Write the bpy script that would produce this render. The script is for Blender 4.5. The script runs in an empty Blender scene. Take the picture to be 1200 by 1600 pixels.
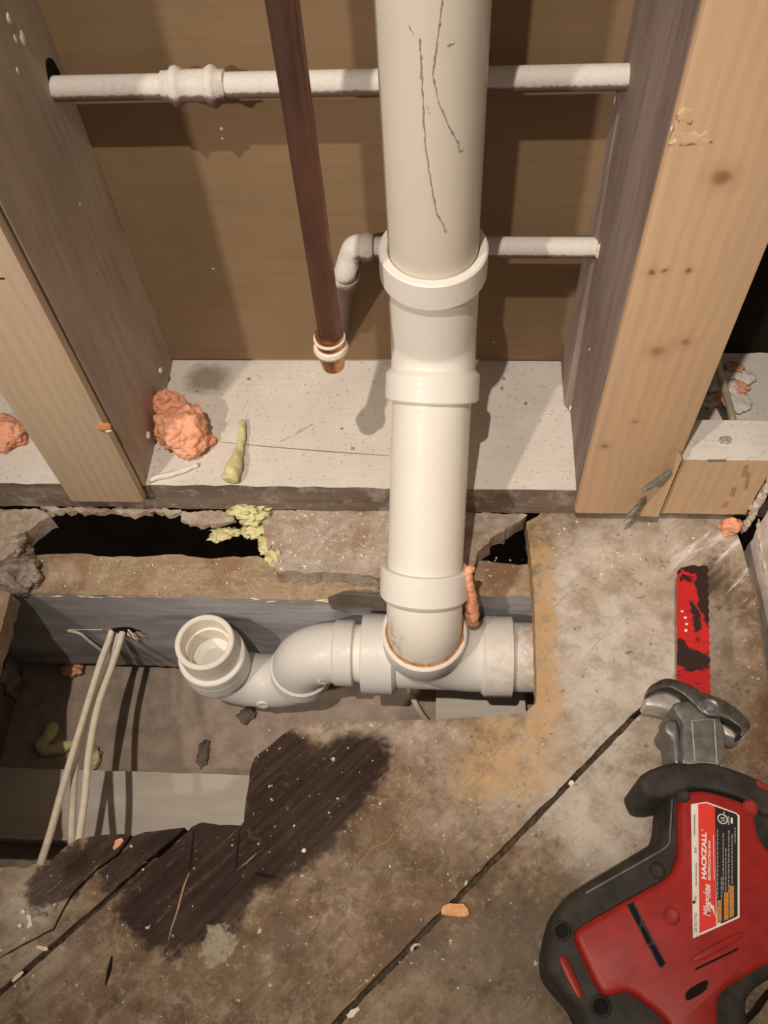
import bpy, bmesh, math, random
from mathutils import Vector, Matrix, noise

random.seed(7)
SC = bpy.context.scene
COL = SC.collection

# ------------------------------------------------------------------ camera
F_PX, PITCH, YAW, ROLL = 1387.57, 1.0174, -0.1262, -0.0933
CAM = Vector((0.2564, -0.5501, 0.6301))
_fw = Vector((math.sin(YAW) * math.cos(PITCH), math.cos(YAW) * math.cos(PITCH), -math.sin(PITCH)))
_r = Vector((math.cos(YAW), -math.sin(YAW), 0))
_u = _r.cross(_fw)
RIGHT = _r * math.cos(ROLL) + _u * math.sin(ROLL)
UP = _u * math.cos(ROLL) - _r * math.sin(ROLL)
cam_d = bpy.data.cameras.new('camera')
cam_d.sensor_fit = 'HORIZONTAL'
cam_d.sensor_width = 36.0
cam_d.lens = F_PX / 1200 * 36.0
cam_d.clip_start = 0.01
cam_o = bpy.data.objects.new('camera', cam_d)
COL.objects.link(cam_o)
M = Matrix((RIGHT, UP, -_fw)).transposed().to_4x4()
M.translation = CAM
cam_o.matrix_world = M
SC.camera = cam_o

# ------------------------------------------------------------------ light
world = bpy.data.worlds.new('world')
SC.world = world
world.use_nodes = True
world.node_tree.nodes['Background'].inputs[0].default_value = (1.0, 0.86, 0.72, 1)
world.node_tree.nodes['Background'].inputs[1].default_value = 0.20

def spot(name, loc, target, watts, radius, cone, blend, color):
    d = bpy.data.lights.new(name, 'SPOT')
    d.energy = watts
    d.shadow_soft_size = radius
    d.spot_size = math.radians(cone)
    d.spot_blend = blend
    d.color = color
    o = bpy.data.objects.new(name, d)
    COL.objects.link(o)
    o.location = loc
    o.rotation_euler = (Vector(target) - Vector(loc)).to_track_quat('-Z', 'Y').to_euler()
    return o
spot('work_light', (0.07, -0.77, 1.70), (0.25, -0.13, 0.05), 75, 0.012, 44, 1.0, (1.0, 0.89, 0.775))
spot('hand_torch', (-0.42, -0.98, 0.95), (0.29, -0.08, 0.03), 39, 0.022, 44, 1.0, (1.0, 0.88, 0.76))

SC.view_settings.view_transform = 'Standard'
SC.view_settings.look = 'None'
SC.view_settings.exposure = 0.0
SC.view_settings.gamma = 1.0
SC.view_settings.use_curve_mapping = False

# ------------------------------------------------------------------ measuring helpers
def ray(u, v):
    return _fw + RIGHT * ((u - 600) / F_PX) - UP * ((v - 800) / F_PX)
def AX(u, v, x):
    d = ray(u, v); return CAM + d * ((x - CAM.x) / d.x)
def AY(u, v, y):
    d = ray(u, v); return CAM + d * ((y - CAM.y) / d.y)
def AZ(u, v, z):
    d = ray(u, v); return CAM + d * ((z - CAM.z) / d.z)
def on_cyl(u, v, cx, cy, r):
    """point of a vertical cylinder's near side seen at a photo position"""
    d = ray(u, v)
    a = d.x ** 2 + d.y ** 2
    b = 2 * (d.x * (CAM.x - cx) + d.y * (CAM.y - cy))
    c = (CAM.x - cx) ** 2 + (CAM.y - cy) ** 2 - r * r
    q = max(b * b - 4 * a * c, 0)
    return CAM + d * ((-b - math.sqrt(q)) / (2 * a))

FZ = -0.038        # top of the boards on the floor
JZ = -0.060        # top of the joists
CZ = -0.246        # ceiling board of the room below

# ------------------------------------------------------------------ material helpers
class NB:
    def __init__(s, name, rough=0.7, spec=0.3, metal=0.0):
        s.m = bpy.data.materials.new(name)
        s.m.use_nodes = True
        s.t = s.m.node_tree
        s.b = s.t.nodes['Principled BSDF']
        s.b.inputs['Roughness'].default_value = rough
        s.b.inputs['Metallic'].default_value = metal
        s.b.inputs['Specular IOR Level'].default_value = spec
        s.tc = s.t.nodes.new('ShaderNodeTexCoord').outputs['Object']
    def n(s, kind):
        return s.t.nodes.new(kind)
    def put(s, sock, v):
        if isinstance(v, bpy.types.NodeSocket):
            s.t.links.new(v, sock)
        elif isinstance(v, (tuple, list)) and len(v) == 3 and sock.type == 'RGBA':
            sock.default_value = (*v, 1)
        else:
            sock.default_value = v
    def map(s, scale=(1, 1, 1), rot=(0, 0, 0), vec=None):
        n = s.n('ShaderNodeMapping')
        s.put(n.inputs['Vector'], vec or s.tc)
        n.inputs['Scale'].default_value = scale
        n.inputs['Rotation'].default_value = rot
        return n.outputs[0]
    def noise(s, scale, detail=5, rough=0.6, vec=None, dist=0.0, color=False):
        n = s.n('ShaderNodeTexNoise')
        s.put(n.inputs['Vector'], vec or s.tc)
        n.inputs['Scale'].default_value = scale
        n.inputs['Detail'].default_value = detail
        n.inputs['Roughness'].default_value = rough
        n.inputs['Distortion'].default_value = dist
        return n.outputs['Color' if color else 'Fac']
    def voronoi(s, scale, vec=None, feature='F1', rand=1.0):
        n = s.n('ShaderNodeTexVoronoi')
        n.feature = feature
        s.put(n.inputs['Vector'], vec or s.tc)
        n.inputs['Scale'].default_value = scale
        n.inputs['Randomness'].default_value = rand
        return n.outputs['Distance']
    def wave(s, scale, dist, dscale=1.0, vec=None, direction='X'):
        n = s.n('ShaderNodeTexWave')
        n.bands_direction = direction
        s.put(n.inputs['Vector'], vec or s.tc)
        n.inputs['Scale'].default_value = scale
        n.inputs['Distortion'].default_value = dist
        n.inputs['Detail'].default_value = 3
        n.inputs['Detail Scale'].default_value = dscale
        return n.outputs['Fac']
    def ramp(s, fac, stops):
        n = s.n('ShaderNodeValToRGB')
        e = n.color_ramp.elements
        while len(e) < len(stops):
            e.new(0.5)
        for i, (p, c) in enumerate(stops):
            e[i].position = p
            e[i].color = (*c, 1) if isinstance(c, (tuple, list)) else (c, c, c, 1)
        s.put(n.inputs[0], fac)
        return n.outputs[0]
    def rng(s, fac, a, b, lo=0.0, hi=1.0):
        n = s.n('ShaderNodeMapRange')
        n.interpolation_type = 'SMOOTHSTEP'
        s.put(n.inputs[0], fac)
        for i, v in ((1, a), (2, b), (3, lo), (4, hi)):
            n.inputs[i].default_value = v
        return n.outputs[0]
    def mix(s, fac, a, b, mode='MIX'):
        n = s.n('ShaderNodeMix')
        n.data_type = 'RGBA'
        n.blend_type = mode
        s.put(n.inputs[0], fac); s.put(n.inputs[6], a); s.put(n.inputs[7], b)
        return n.outputs[2]
    def math(s, op, a, b=0.5):
        n = s.n('ShaderNodeMath')
        n.operation = op
        n.use_clamp = op in ('ADD', 'SUBTRACT')
        s.put(n.inputs[0], a); s.put(n.inputs[1], b)
        return n.outputs[0]
    def distort(s, amp, scale, vec=None):
        c = s.noise(scale, 4, 0.6, color=True)
        a = s.n('ShaderNodeVectorMath'); a.operation = 'SUBTRACT'
        s.put(a.inputs[0], c); a.inputs[1].default_value = (0.5, 0.5, 0.5)
        b = s.n('ShaderNodeVectorMath'); b.operation = 'MULTIPLY_ADD'
        s.put(b.inputs[0], a.outputs[0]); b.inputs[1].default_value = (amp, amp, amp)
        s.put(b.inputs[2], vec or s.tc)
        return b.outputs[0]
    def ell(s, c, rad, ang=0.0, soft=0.25, vec=None):
        """soft-edged ellipse mask about c with radii rad (a radius of 0 ignores that axis), turned about z"""
        a = s.n('ShaderNodeVectorMath'); a.operation = 'SUBTRACT'
        s.put(a.inputs[0], vec or s.tc); a.inputs[1].default_value = c
        r = s.n('ShaderNodeVectorRotate'); r.rotation_type = 'Z_AXIS'
        s.put(r.inputs['Vector'], a.outputs[0]); r.inputs['Angle'].default_value = -ang
        m = s.n('ShaderNodeVectorMath'); m.operation = 'MULTIPLY'
        s.put(m.inputs[0], r.outputs[0]); m.inputs[1].default_value = tuple(1 / q if q else 0 for q in rad)
        l = s.n('ShaderNodeVectorMath'); l.operation = 'LENGTH'
        s.put(l.inputs[0], m.outputs[0])
        return s.rng(l.outputs['Value'], 1 - soft, 1 + soft, 1.0, 0.0)
    def color(s, c):
        s.put(s.b.inputs['Base Color'], c)
    def rough(s, c):
        s.put(s.b.inputs['Roughness'], c)
    def bump(s, h, strength=0.4, dist=0.001):
        n = s.n('ShaderNodeBump')
        n.inputs['Strength'].default_value = strength
        n.inputs['Distance'].default_value = dist
        s.put(n.inputs['Height'], h)
        s.t.links.new(n.outputs[0], s.b.inputs['Normal'])

def plain(name, col, rough=0.6, spec=0.3, metal=0.0, var=0.25, scale=150, bump=0.15, stretch=(1, 1, 1)):
    b = NB(name, rough, spec, metal)
    f = b.noise(scale, 5, 0.65, vec=b.map(stretch))
    b.color(b.mix(b.rng(f, 0.3, 0.7), tuple(c * (1 - var) for c in col), tuple(min(1, c * (1 + var * .6)) for c in col)))
    if bump:
        b.bump(f, bump, 0.0008)
    return b.m

MT = {}
def mat_pine(name, warm, knots=(), pale=1.0):
    b = NB(name, 0.62, 0.25)
    v = b.distort(0.02, 6)
    g = b.wave(34, 5.0, 1.2, vec=b.map((1, 0.6, 0.10), vec=v))
    fine = b.noise(260, 4, 0.6, vec=b.map((1, 1, 0.05)))
    big = b.noise(14, 3, 0.5, vec=b.map((1, 1, 0.3)))
    c = b.mix(b.rng(g, 0.2, 1.0, 0, .30), tuple(q * 1.06 for q in warm), (warm[0] * .86, warm[1] * .79, warm[2] * .70))
    c = b.mix(b.rng(fine, 0.45, 0.75, 0, .35), c, tuple(q * .78 for q in warm))
    c = b.mix(b.rng(big, 0.4, 0.7, 0, .5), c, (warm[0] * .93, warm[1] * .95, warm[2] * 1.05))
    for (p, r, dark) in knots:
        k = b.ell(p, (r, 0, r * .9), 0, .7, vec=b.distort(0.006, 120))
        c = b.mix(b.math('MULTIPLY', k, dark), c, (.16, .085, .04))
        ring = b.ell(p, (r * 2.6, 0, r * 2.4), 0, .5, vec=b.distort(0.006, 120))
        c = b.mix(b.math('MULTIPLY', ring, .28), c, (warm[0] * .75, warm[1] * .62, warm[2] * .5))
    b.color(c)
    b.bump(b.math('ADD', b.math('MULTIPLY', g, .4), fine), 0.25, 0.0006)
    return b.m

def mat_old_wood(name, base, dark, axis=2, white=.0, streak=.6, wetc=(.09, .06, .055)):
    b = NB(name, 0.72, 0.25)
    st = [1, 1, 1]; st[axis] = 0.06
    fine = b.noise(190, 5, 0.65, vec=b.map(tuple(st)))
    st2 = [1, 1, 1]; st2[axis] = 0.22
    big = b.noise(26, 4, 0.6, vec=b.map(tuple(st2)))
    c = b.mix(b.rng(big, 0.33, 0.68), base, dark)
    c = b.mix(b.rng(fine, 0.42, 0.75, 0, streak), c, wetc)
    speck = b.noise(420, 2, 0.5)
    c = b.mix(b.rng(speck, 0.70, 0.76, 0, .5), c, (.6, .56, .5))
    if white:
        w = b.noise(55, 6, 0.7)
        c = b.mix(b.rng(w, 0.5, 0.66, 0, white), c, (.62, .58, .52))
    b.color(c)
    b.bump(fine, 0.35, 0.0008)
    return b.m

def mat_paint_speck(name, base, dark_amt=.6, tone=(.30, .25, .20)):
    b = NB(name, 0.68, 0.3)
    sp = b.noise(260, 4, 0.7)
    big = b.noise(18, 5, 0.6)
    grain = b.noise(300, 3, 0.6, vec=b.map((0.10, 1, 1)))
    c = b.mix(b.rng(big, 0.35, 0.7, 0, .5), base, tuple(q * .80 for q in base))
    c = b.mix(b.rng(grain, 0.5, 0.8, 0, .35), c, tuple(q * .62 for q in base))
    c = b.mix(b.rng(sp, 0.575, 0.68, 0, dark_amt), c, tone)
    vs = b.voronoi(95, vec=b.distort(.012, 150))
    c = b.mix(b.math('MULTIPLY', b.rng(vs, 0.07, 0.13, .7, 0), b.rng(b.noise(33, 2, .5), .48, .55)), c, (.30, .22, .17))
    st = b.ell((0.036, -.02, 0), (.020, .016, 0), .2, .5, vec=b.distort(.02, 70))
    c = b.mix(b.math('MULTIPLY', st, .75), c, (.20, .15, .11))
    b.color(c)
    b.bump(b.math('ADD', sp, big), 0.5, 0.0009)
    return b.m

def mat_drywall():
    b = NB('brown_drywall_paper', 0.85, 0.12)
    lines = b.noise(70, 3, 0.55, vec=b.map((0.25, 1, 2.4)))
    big = b.noise(7, 4, 0.6)
    c = b.mix(b.rng(big, .3, .7), (.285, .190, .110), (.240, .158, .090))
    c = b.mix(b.rng(lines, .4, .75, 0, .35), c, (.205, .132, .073))
    vs = b.voronoi(34)
    msk = b.rng(b.noise(11, 2, .5), .50, .62)
    c = b.mix(b.math('MULTIPLY', b.rng(vs, .035, .06, .9, 0), msk), c, (.75, .70, .62))
    b.color(c)
    b.bump(b.noise(500, 3, .6), 0.15, 0.0004)
    return b.m

def px_ell(u, v, ru, rv, z=FZ):
    c = AZ(u, v, z)
    return (c.x, c.y, 0), ((AZ(u + ru, v, z) - c).length, (AZ(u, v + rv, z) - c).length, 0)

def mat_floor():
    b = NB('stained_subfloor_board', 0.66, 0.18)
    D = math.radians(45)
    along = b.map((1, 1, 1), (0, 0, -D))
    grain = b.noise(230, 5, .65, vec=b.map((.05, 1, 1), vec=along))
    streak = b.noise(70, 6, .65, vec=b.map((.16, 1, 1), vec=along))
    mott = b.noise(13, 10, .72)
    mott2 = b.noise(58, 10, .74)
    fine = b.noise(330, 5, .7)
    c = b.ramp(mott, [(.34, (.105, .064, .034)), (.46, (.195, .128, .076)), (.56, (.265, .192, .124)), (.70, (.33, .25, .172))])
    c = b.mix(b.rng(mott2, .50, .66, 0, .60), c, (.37, .295, .22))
    c = b.mix(b.rng(mott2, .47, .33, 0, .80), c, (.085, .055, .033))
    c = b.mix(b.rng(streak, .50, .70, 0, .65), c, (.135, .090, .056))
    c = b.mix(b.rng(streak, .44, .30, 0, .40), c, (.40, .32, .24))
    red = b.noise(21, 6, .65, vec=b.map((.45, 1, 1), vec=along))
    c = b.mix(b.rng(red, .50, .68, 0, .6), c, (.17, .085, .042))
    c = b.mix(b.rng(b.noise(140, 8, .75), .53, .64, 0, .45), c, (.42, .345, .26))
    n9 = b.n('ShaderNodeMath'); n9.operation = 'SUBTRACT'; b.put(n9.inputs[0], b.noise(9, 6, .6)); n9.inputs[1].default_value = .5
    tide = b.math('ABSOLUTE', n9.outputs[0])
    c = b.mix(b.rng(tide, .0, .008, .45, 0), c, (.10, .066, .042))
    d = b.distort(.05, 40)
    dd = b.distort(.028, 90)
    # pale plaster film spread over the boards near the wall
    for (u, v, ru, rv, amt, soft) in ((965, 960, 140, 165, .92, .45), (1080, 840, 110, 50, .7, .4), (900, 1180, 110, 140, .65, .5),
                                      (600, 1150, 110, 32, .6, .5), (960, 1330, 75, 90, .5, .5), (730, 1250, 90, 80, .25, .6),
                                      (1120, 1000, 60, 130, .35, .6), (20, 1400, 60, 50, .5, .5), (60, 1480, 60, 50, .25, .6)):
        m = b.ell(*px_ell(u, v, ru, rv), 0, soft, vec=d)
        m = b.math('MULTIPLY', m, b.rng(mott2, .38, .56, .62, 1))
        c = b.mix(b.math('MULTIPLY', m, amt), c, b.mix(b.rng(mott, .4, .6), (.50, .42, .335), (.66, .60, .525)))
    # white paint smears along the grain
    m = b.ell(*px_ell(1120, 860, 75, 70), 0, .5, vec=d)
    c = b.mix(b.math('MULTIPLY', m, b.rng(streak, .52, .62)), c, (.78, .74, .70))
    m = b.ell(*px_ell(1125, 930, 28, 62), 0, .4, vec=d)
    c = b.mix(b.math('MULTIPLY', m, b.rng(b.noise(110, 4, .6, vec=b.map((.2, 1, 1), vec=along)), .45, .60, 0, .85)), c, (.095, .075, .055))
    # orange rust stain round the cut-out
    for (u, v, ru, rv, amt) in ((846, 960, 22, 150, .85), (800, 1180, 78, 66, .62), (850, 1100, 34, 60, .55), (740, 1215, 40, 50, .3)):
        m = b.ell(*px_ell(u, v, ru, rv), 0, .35, vec=dd)
        m = b.math('MULTIPLY', m, b.rng(mott2, .36, .56, .25, 1))
        c = b.mix(b.math('MULTIPLY', m, amt), c, (.54, .335, .155))
    # soaked dark wood beside the cut-out
    for (u, v, ru, rv, ang, amt) in ((475, 1265, 165, 74, 45, .97), (560, 1200, 52, 34, 40, .95), (425, 1205, 70, 62, 45, .97),
                                     (330, 1340, 115, 75, 0, .96), (280, 1412, 82, 78, 20, .95), (222, 1415, 42, 40, 20, .9), (350, 1395, 50, 60, 0, .8),
                                     (215, 1335, 62, 40, 40, .9), (95, 1370, 62, 40, 45, .85), (160, 1325, 60, 26, 35, .9)):
        cc, rr = px_ell(u, v, ru, rv)
        m = b.ell(cc, rr, math.radians(ang), .16, vec=dd)
        tone = b.mix(b.rng(grain, .4, .65), (.022, .012, .008), (.046, .024, .016))
        c = b.mix(b.math('MULTIPLY', m, amt), c, tone)
    # fine pale scuffs running with the boards
    sc_ = b.noise(420, 4, .6, vec=b.map((.035, 1, 1), vec=b.distort(.01, 25, vec=along)))
    c = b.mix(b.math('MULTIPLY', b.rng(sc_, .60, .70, 0, .42), b.rng(mott, .42, .58, .15, 1)), c, (.46, .385, .295))
    c = b.mix(b.math('MULTIPLY', b.rng(sc_, .40, .30, 0, .40), b.rng(mott2, .42, .58, .3, 1)), c, (.085, .055, .034))
    # grey mould and grime
    for (u, v, ru, rv, amt) in ((840, 1450, 90, 70, .45), (640, 1480, 60, 40, .25), (930, 1370, 40, 40, .3), (560, 1340, 60, 40, .2), (770, 1520, 130, 90, .35), (450, 1470, 40, 26, .45)):
        m = b.ell(*px_ell(u, v, ru, rv), 0, .6, vec=d)
        c = b.mix(b.math('MULTIPLY', m, amt), c, (.115, .100, .075))
    # lime patch
    m = b.ell(*px_ell(343, 1477, 30, 27), 0, .15, vec=dd)
    c = b.mix(b.math('MULTIPLY', m, b.rng(fine, .38, .55, .5, .95)), c, (.36, .31, .23))
    c = b.mix(b.rng(b.noise(190, 3, .5), .69, .73, 0, .75), c, (.66, .60, .52))
    c = b.mix(b.rng(b.noise(120, 5, .6), .36, .30, 0, .6), c, (.09, .06, .04))
    b.color(c)
    b.rough(b.rng(mott, .3, .7, .45, .75))
    b.bump(b.math('ADD', b.math('MULTIPLY', mott2, .9), b.math('ADD', b.math('MULTIPLY', fine, .35), b.math('MULTIPLY', grain, .5))), .75, 0.0016)
    return b.m

def mat_pvc(name, col, dirt=.25, stain=None):
    b = NB(name, 0.42, 0.42)
    n1 = b.noise(22, 5, .6)
    n2 = b.noise(280, 4, .65)
    c = b.mix(b.rng(n1, .35, .75, 0, .5), col, tuple(q * .90 for q in col))
    c = b.mix(b.rng(n2, .60, .72, 0, dirt), c, (.50, .45, .37))
    if stain:
        for (p, r, amt) in stain:
            m = b.ell(p, r, 0, .5, vec=b.distort(.02, 80))
            m = b.math('MULTIPLY', m, b.rng(b.noise(110, 5, .65), .42, .58))
            c = b.mix(b.math('MULTIPLY', m, amt), c, (.56, .36, .20))
    b.color(c)
    b.rough(b.rng(n2, .3, .7, .34, .55))
    b.bump(n2, .06, .0004)
    return b.m

def mat_foam(name, c1, c2, scale=230):
    b = NB(name, 0.5, 0.4)
    v = b.voronoi(scale, vec=b.distort(.004, 160), feature='SMOOTH_F1')
    n = b.noise(90, 5, .65)
    c = b.mix(b.rng(n, .3, .7), c1, c2)
    b.color(c)
    b.bump(b.math('SUBTRACT', n, b.math('MULTIPLY', v, .8)), .8, .002)
    return b.m

def mat_painted_pipe():
    b = NB('white_overspray_on_copper', 0.75, 0.2)
    n = b.noise(300, 4, .7)
    c = b.mix(b.rng(n, .45, .75, 0, .4), (.66, .63, .58), (.46, .42, .38))
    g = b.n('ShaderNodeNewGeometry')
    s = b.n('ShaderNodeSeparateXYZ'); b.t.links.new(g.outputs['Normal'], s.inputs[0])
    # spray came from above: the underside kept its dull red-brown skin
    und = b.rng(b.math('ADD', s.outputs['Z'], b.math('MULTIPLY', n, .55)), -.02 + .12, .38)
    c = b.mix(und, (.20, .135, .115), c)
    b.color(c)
    b.bump(n, .3, .0006)
    return b.m

def mat_copper():
    b = NB('tarnished_copper', 0.42, 0.4, .75)
    n = b.noise(230, 5, .65, vec=b.map((1, 1, .12)))
    n2 = b.noise(18, 4, .6, vec=b.map((1, 1, .5)))
    c = b.mix(b.rng(n, .35, .7), (.20, .105, .075), (.11, .060, .046))
    c = b.mix(b.rng(n2, .45, .7, 0, .6), c, (.30, .145, .09))
    b.color(c)
    b.rough(b.rng(n, .3, .7, .36, .6))
    b.bump(n, .12, .0005)
    return b.m

def mat_blade():
    b = NB('red_coated_blade', 0.42, 0.4, .1)
    f = b.noise(330, 3, .6, vec=b.map((.25, 1, 1)))
    dv = b.distort(.012, 130)
    c = (.62, .022, .022)
    # worn black where the red coating has rubbed off
    for (u, v, ru, rv) in ((1106, 925, 17, 52), (1088, 962, 7, 26), (1082, 1030, 34, 17), (1066, 1010, 9, 14), (1080, 886, 20, 9), (1062, 893, 5, 5), (1070, 905, 9, 4), (1096, 880, 14, 26)):
        m = b.ell(*px_ell(u, v, ru, rv, -.003), 0, .12, vec=dv)
        c = b.mix(m, c, (.035, .018, .016))
    c = b.mix(b.rng(f, .60, .68, 0, .7), c, (.05, .018, .016))
    b.color(c)
    b.bump(f, .15, .0003)
    return b.m

MT['pine_l'] = mat_pine('pine_board_tan', (.60, .46, .32))
MT['pine_r'] = mat_pine('pine_board_knotty', (.66, .46, .285), knots=[
    (tuple(AY(1128, 277, -.152)), .0045, .8), (tuple(AY(1027, 549, -.152)), .0045, .55), (tuple(AY(1071, 535, -.152)), .003, .6),
    (tuple(AY(1018, 426, -.152)), .0022, .95), (tuple(AY(1039, 423, -.152)), .0014, .9), (tuple(AY(1075, 423, -.152)), .0018, .95),
    (tuple(AY(945, 697, -.152)), .0025, .7), (tuple(AY(992, 659, -.152)), .0018, .6)])
MT['pine_b'] = mat_pine('pine_block', (.58, .41, .26))
MT['grey_l'] = mat_old_wood('weathered_stud_grey_tan', (.56, .48, .395), (.43, .35, .285), 2, .0, .4, (.27, .20, .165))
MT['grey_r'] = mat_old_wood('weathered_stud_grey_mauve', (.34, .27, .23), (.235, .172, .148), 2, .0, .45, (.15, .10, .088))
MT['plate_top'] = mat_paint_speck('spattered_white_paint', (.72, .665, .595))
MT['plate_front'] = mat_old_wood('dirty_plate_edge', (.27, .215, .165), (.15, .105, .08), 0, .35, .5, (.10, .07, .055))
MT['drywall'] = mat_drywall()
MT['floor'] = mat_floor()
def mat_rubble(name, a, b_, red, pale):
    b = NB(name, .8, .15)
    n1 = b.noise(28, 8, .7)
    n2 = b.noise(110, 8, .72)
    n3 = b.noise(420, 3, .6)
    gr = b.noise(160, 5, .6, vec=b.map((.12, 1, 1)))
    c = b.mix(b.rng(n1, .38, .62), a, b_)
    c = b.mix(b.rng(n2, .48, .62, 0, .75), c, pale)
    c = b.mix(b.rng(b.noise(19, 6, .65), .52, .64, 0, .75), c, red)
    c = b.mix(b.rng(gr, .5, .75, 0, .35), c, tuple(q * .6 for q in b_))
    c = b.mix(b.rng(n2, .42, .30, 0, .6), c, tuple(q * .35 for q in b_))
    c = b.mix(b.rng(n3, .66, .72, 0, .8), c, (.72, .66, .56))
    b.color(c)
    b.bump(b.math('ADD', n2, b.math('MULTIPLY', n3, .5)), .9, .0022)
    return b.m
MT['broken'] = mat_rubble('crumbling_board', (.50, .42, .335), (.40, .31, .235), (.33, .185, .12), (.60, .54, .45))
MT['joist_top'] = mat_rubble('sandy_joist_top', (.43, .32, .21), (.36, .255, .16), (.30, .17, .10), (.50, .40, .285))
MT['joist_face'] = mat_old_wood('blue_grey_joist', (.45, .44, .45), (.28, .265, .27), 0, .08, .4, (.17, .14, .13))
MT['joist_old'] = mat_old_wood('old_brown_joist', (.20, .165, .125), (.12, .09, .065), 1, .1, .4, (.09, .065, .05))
MT['ceil'] = plain('grey_brown_board_back', (.40, .315, .25), .85, .15, var=.22, scale=60, bump=.3)
MT['strip'] = mat_old_wood('pale_furring_strip', (.74, .67, .58), (.62, .55, .47), 0, .3, .3, (.45, .35, .28))
MT['pvc_up'] = mat_pvc('pvc_aged_cream', (.68, .625, .535), .22)
MT['pvc'] = mat_pvc('pvc_cream_white', (.80, .765, .70), .30)
MT['pvc_mid'] = mat_pvc('pvc_yellowish', (.80, .765, .675), .12)
MT['pvc_grey'] = mat_pvc('pvc_cool_white', (.70, .675, .63), .12, stain=[((.308, -.27, -.085), (.013, .03, .028), .35), ((.335, -.24, -.10), (.018, .04, .05), .75)])
MT['pvc_low'] = mat_pvc('pvc_rust_marked', (.78, .735, .65), .15, stain=[((.216, -.262, -.040), (.009, .014, .022), .9), ((.2425, -.278, -.052), (.03, .01, .006), .8), ((.272, -.262, -.046), (.008, .012, .012), .8)])
MT['primer'] = plain('pvc_rim', (.82, .77, .67), .45, .4, var=.06, bump=0)
MT['paint_pipe'] = mat_painted_pipe()
MT['copper'] = mat_copper()
MT['copper_new'] = plain('bright_copper', (.55, .23, .11), .28, .5, .85, .25, 120, .05)
MT['solder'] = plain('white_paste_ring', (.74, .66, .56), .5, .4, var=.15)
MT['orange'] = mat_foam('orange_fire_foam', (.88, .44, .275), (.80, .35, .20))
MT['yellow'] = mat_foam('yellow_foam', (.72, .68, .36), (.60, .55, .27), 120)
MT['crumb'] = mat_foam('grey_crumbled_insulation', (.33, .28, .22), (.17, .13, .10), 120)
MT['cable'] = plain('cream_cable_sheath', (.84, .755, .60), .45, .4, var=.1, bump=.03)
MT['cable_dim'] = plain('grey_cable_sheath', (.45, .40, .27), .5, .35, var=.12, bump=.03)
MT['white'] = plain('white_caulk', (.78, .73, .65), .6, .3, var=.12)
MT['plaster'] = plain('cracked_plaster', (.78, .69, .635), .75, .25, var=.2, scale=70, bump=.7)
MT['crust'] = plain('plaster_crust', (.70, .62, .53), .8, .2, var=.4, scale=240, bump=1.0)
MT['screw'] = plain('green_grey_screw', (.34, .345, .30), .45, .5, .55, .3, 300, .1)
MT['chip'] = plain('fresh_wood_chip', (.72, .38, .18), .7, .2, var=.2, scale=300)
MT['pale_chip'] = plain('pale_splinter', (.80, .70, .52), .7, .2, var=.15, scale=300)
MT['shade_black'] = plain('near_black_for_shade', (.030, .022, .015), .9, .05, var=.3, scale=20)  # near-black colour stands in for shade in the bay and gap
MT['dark'] = plain('black_recess', (.012, .010, .009), .8, .1, var=.2)
MT['mark'] = plain('pencil_scuff', (.42, .37, .30), .9, .05, var=.5, scale=500, bump=0)
MT['kerf'] = plain('raw_kerf_wood', (.34, .235, .15), .8, .1, var=.4, scale=500)
MT['seam'] = plain('packed_seam_dirt', (.085, .062, .042), .9, .05, var=.5, scale=260, bump=.8)
MT['ink'] = plain('black_stamp_ink', (.03, .025, .02), .8, .1, var=.3, bump=0)
MT['ink_faint'] = plain('faded_stamp_ink', (.36, .22, .13), .8, .1, var=.4, scale=500, bump=0)
MT['ink_block'] = plain('washed_out_stamp', (.44, .295, .18), .8, .1, var=.35, scale=700, bump=0)
MT['rust'] = plain('rust_slime', (.60, .27, .11), .6, .3, var=.35, scale=240, bump=.4)
MT['saw_red'] = plain('red_saw_plastic', (.30, .014, .010), .45, .35, var=.18, scale=90, bump=.06)
MT['saw_red_dull'] = plain('red_saw_plastic_scuffed', (.30, .026, .022), .5, .3, var=.3, scale=180, bump=.1)
MT['rubber'] = plain('black_rubber', (.034, .030, .024), .66, .3, var=.45, scale=70, bump=.15)
MT['saw_metal'] = plain('dark_cast_metal', (.20, .195, .185), .42, .5, .55, .35, 120, .12)
MT['saw_metal_pale'] = plain('pale_worn_metal', (.52, .49, .45), .40, .5, .35, .3, 90, .1)
MT['shoe'] = plain('blackened_shoe_steel', (.115, .105, .095), .35, .5, .7, .4, 160, .1)
MT['blade'] = mat_blade()
MT['lab_white'] = plain('label_white', (.74, .70, .63), .5, .3, var=.08, bump=0)
MT['lab_red'] = plain('label_red', (.70, .045, .03), .45, .3, var=.06, bump=0)
MT['lab_black'] = plain('label_black', (.018, .015, .013), .45, .3, var=.1, bump=0)
MT['lab_text'] = plain('label_lettering_white', (.80, .74, .68), .5, .3, var=.05, bump=0)
MT['lab_grey'] = plain('label_small_print', (.30, .27, .24), .5, .3, var=.3, scale=900, bump=0)
MT['lab_amber'] = plain('label_warning_amber', (.52, .22, .05), .5, .3, var=.3, scale=600, bump=0)

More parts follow.
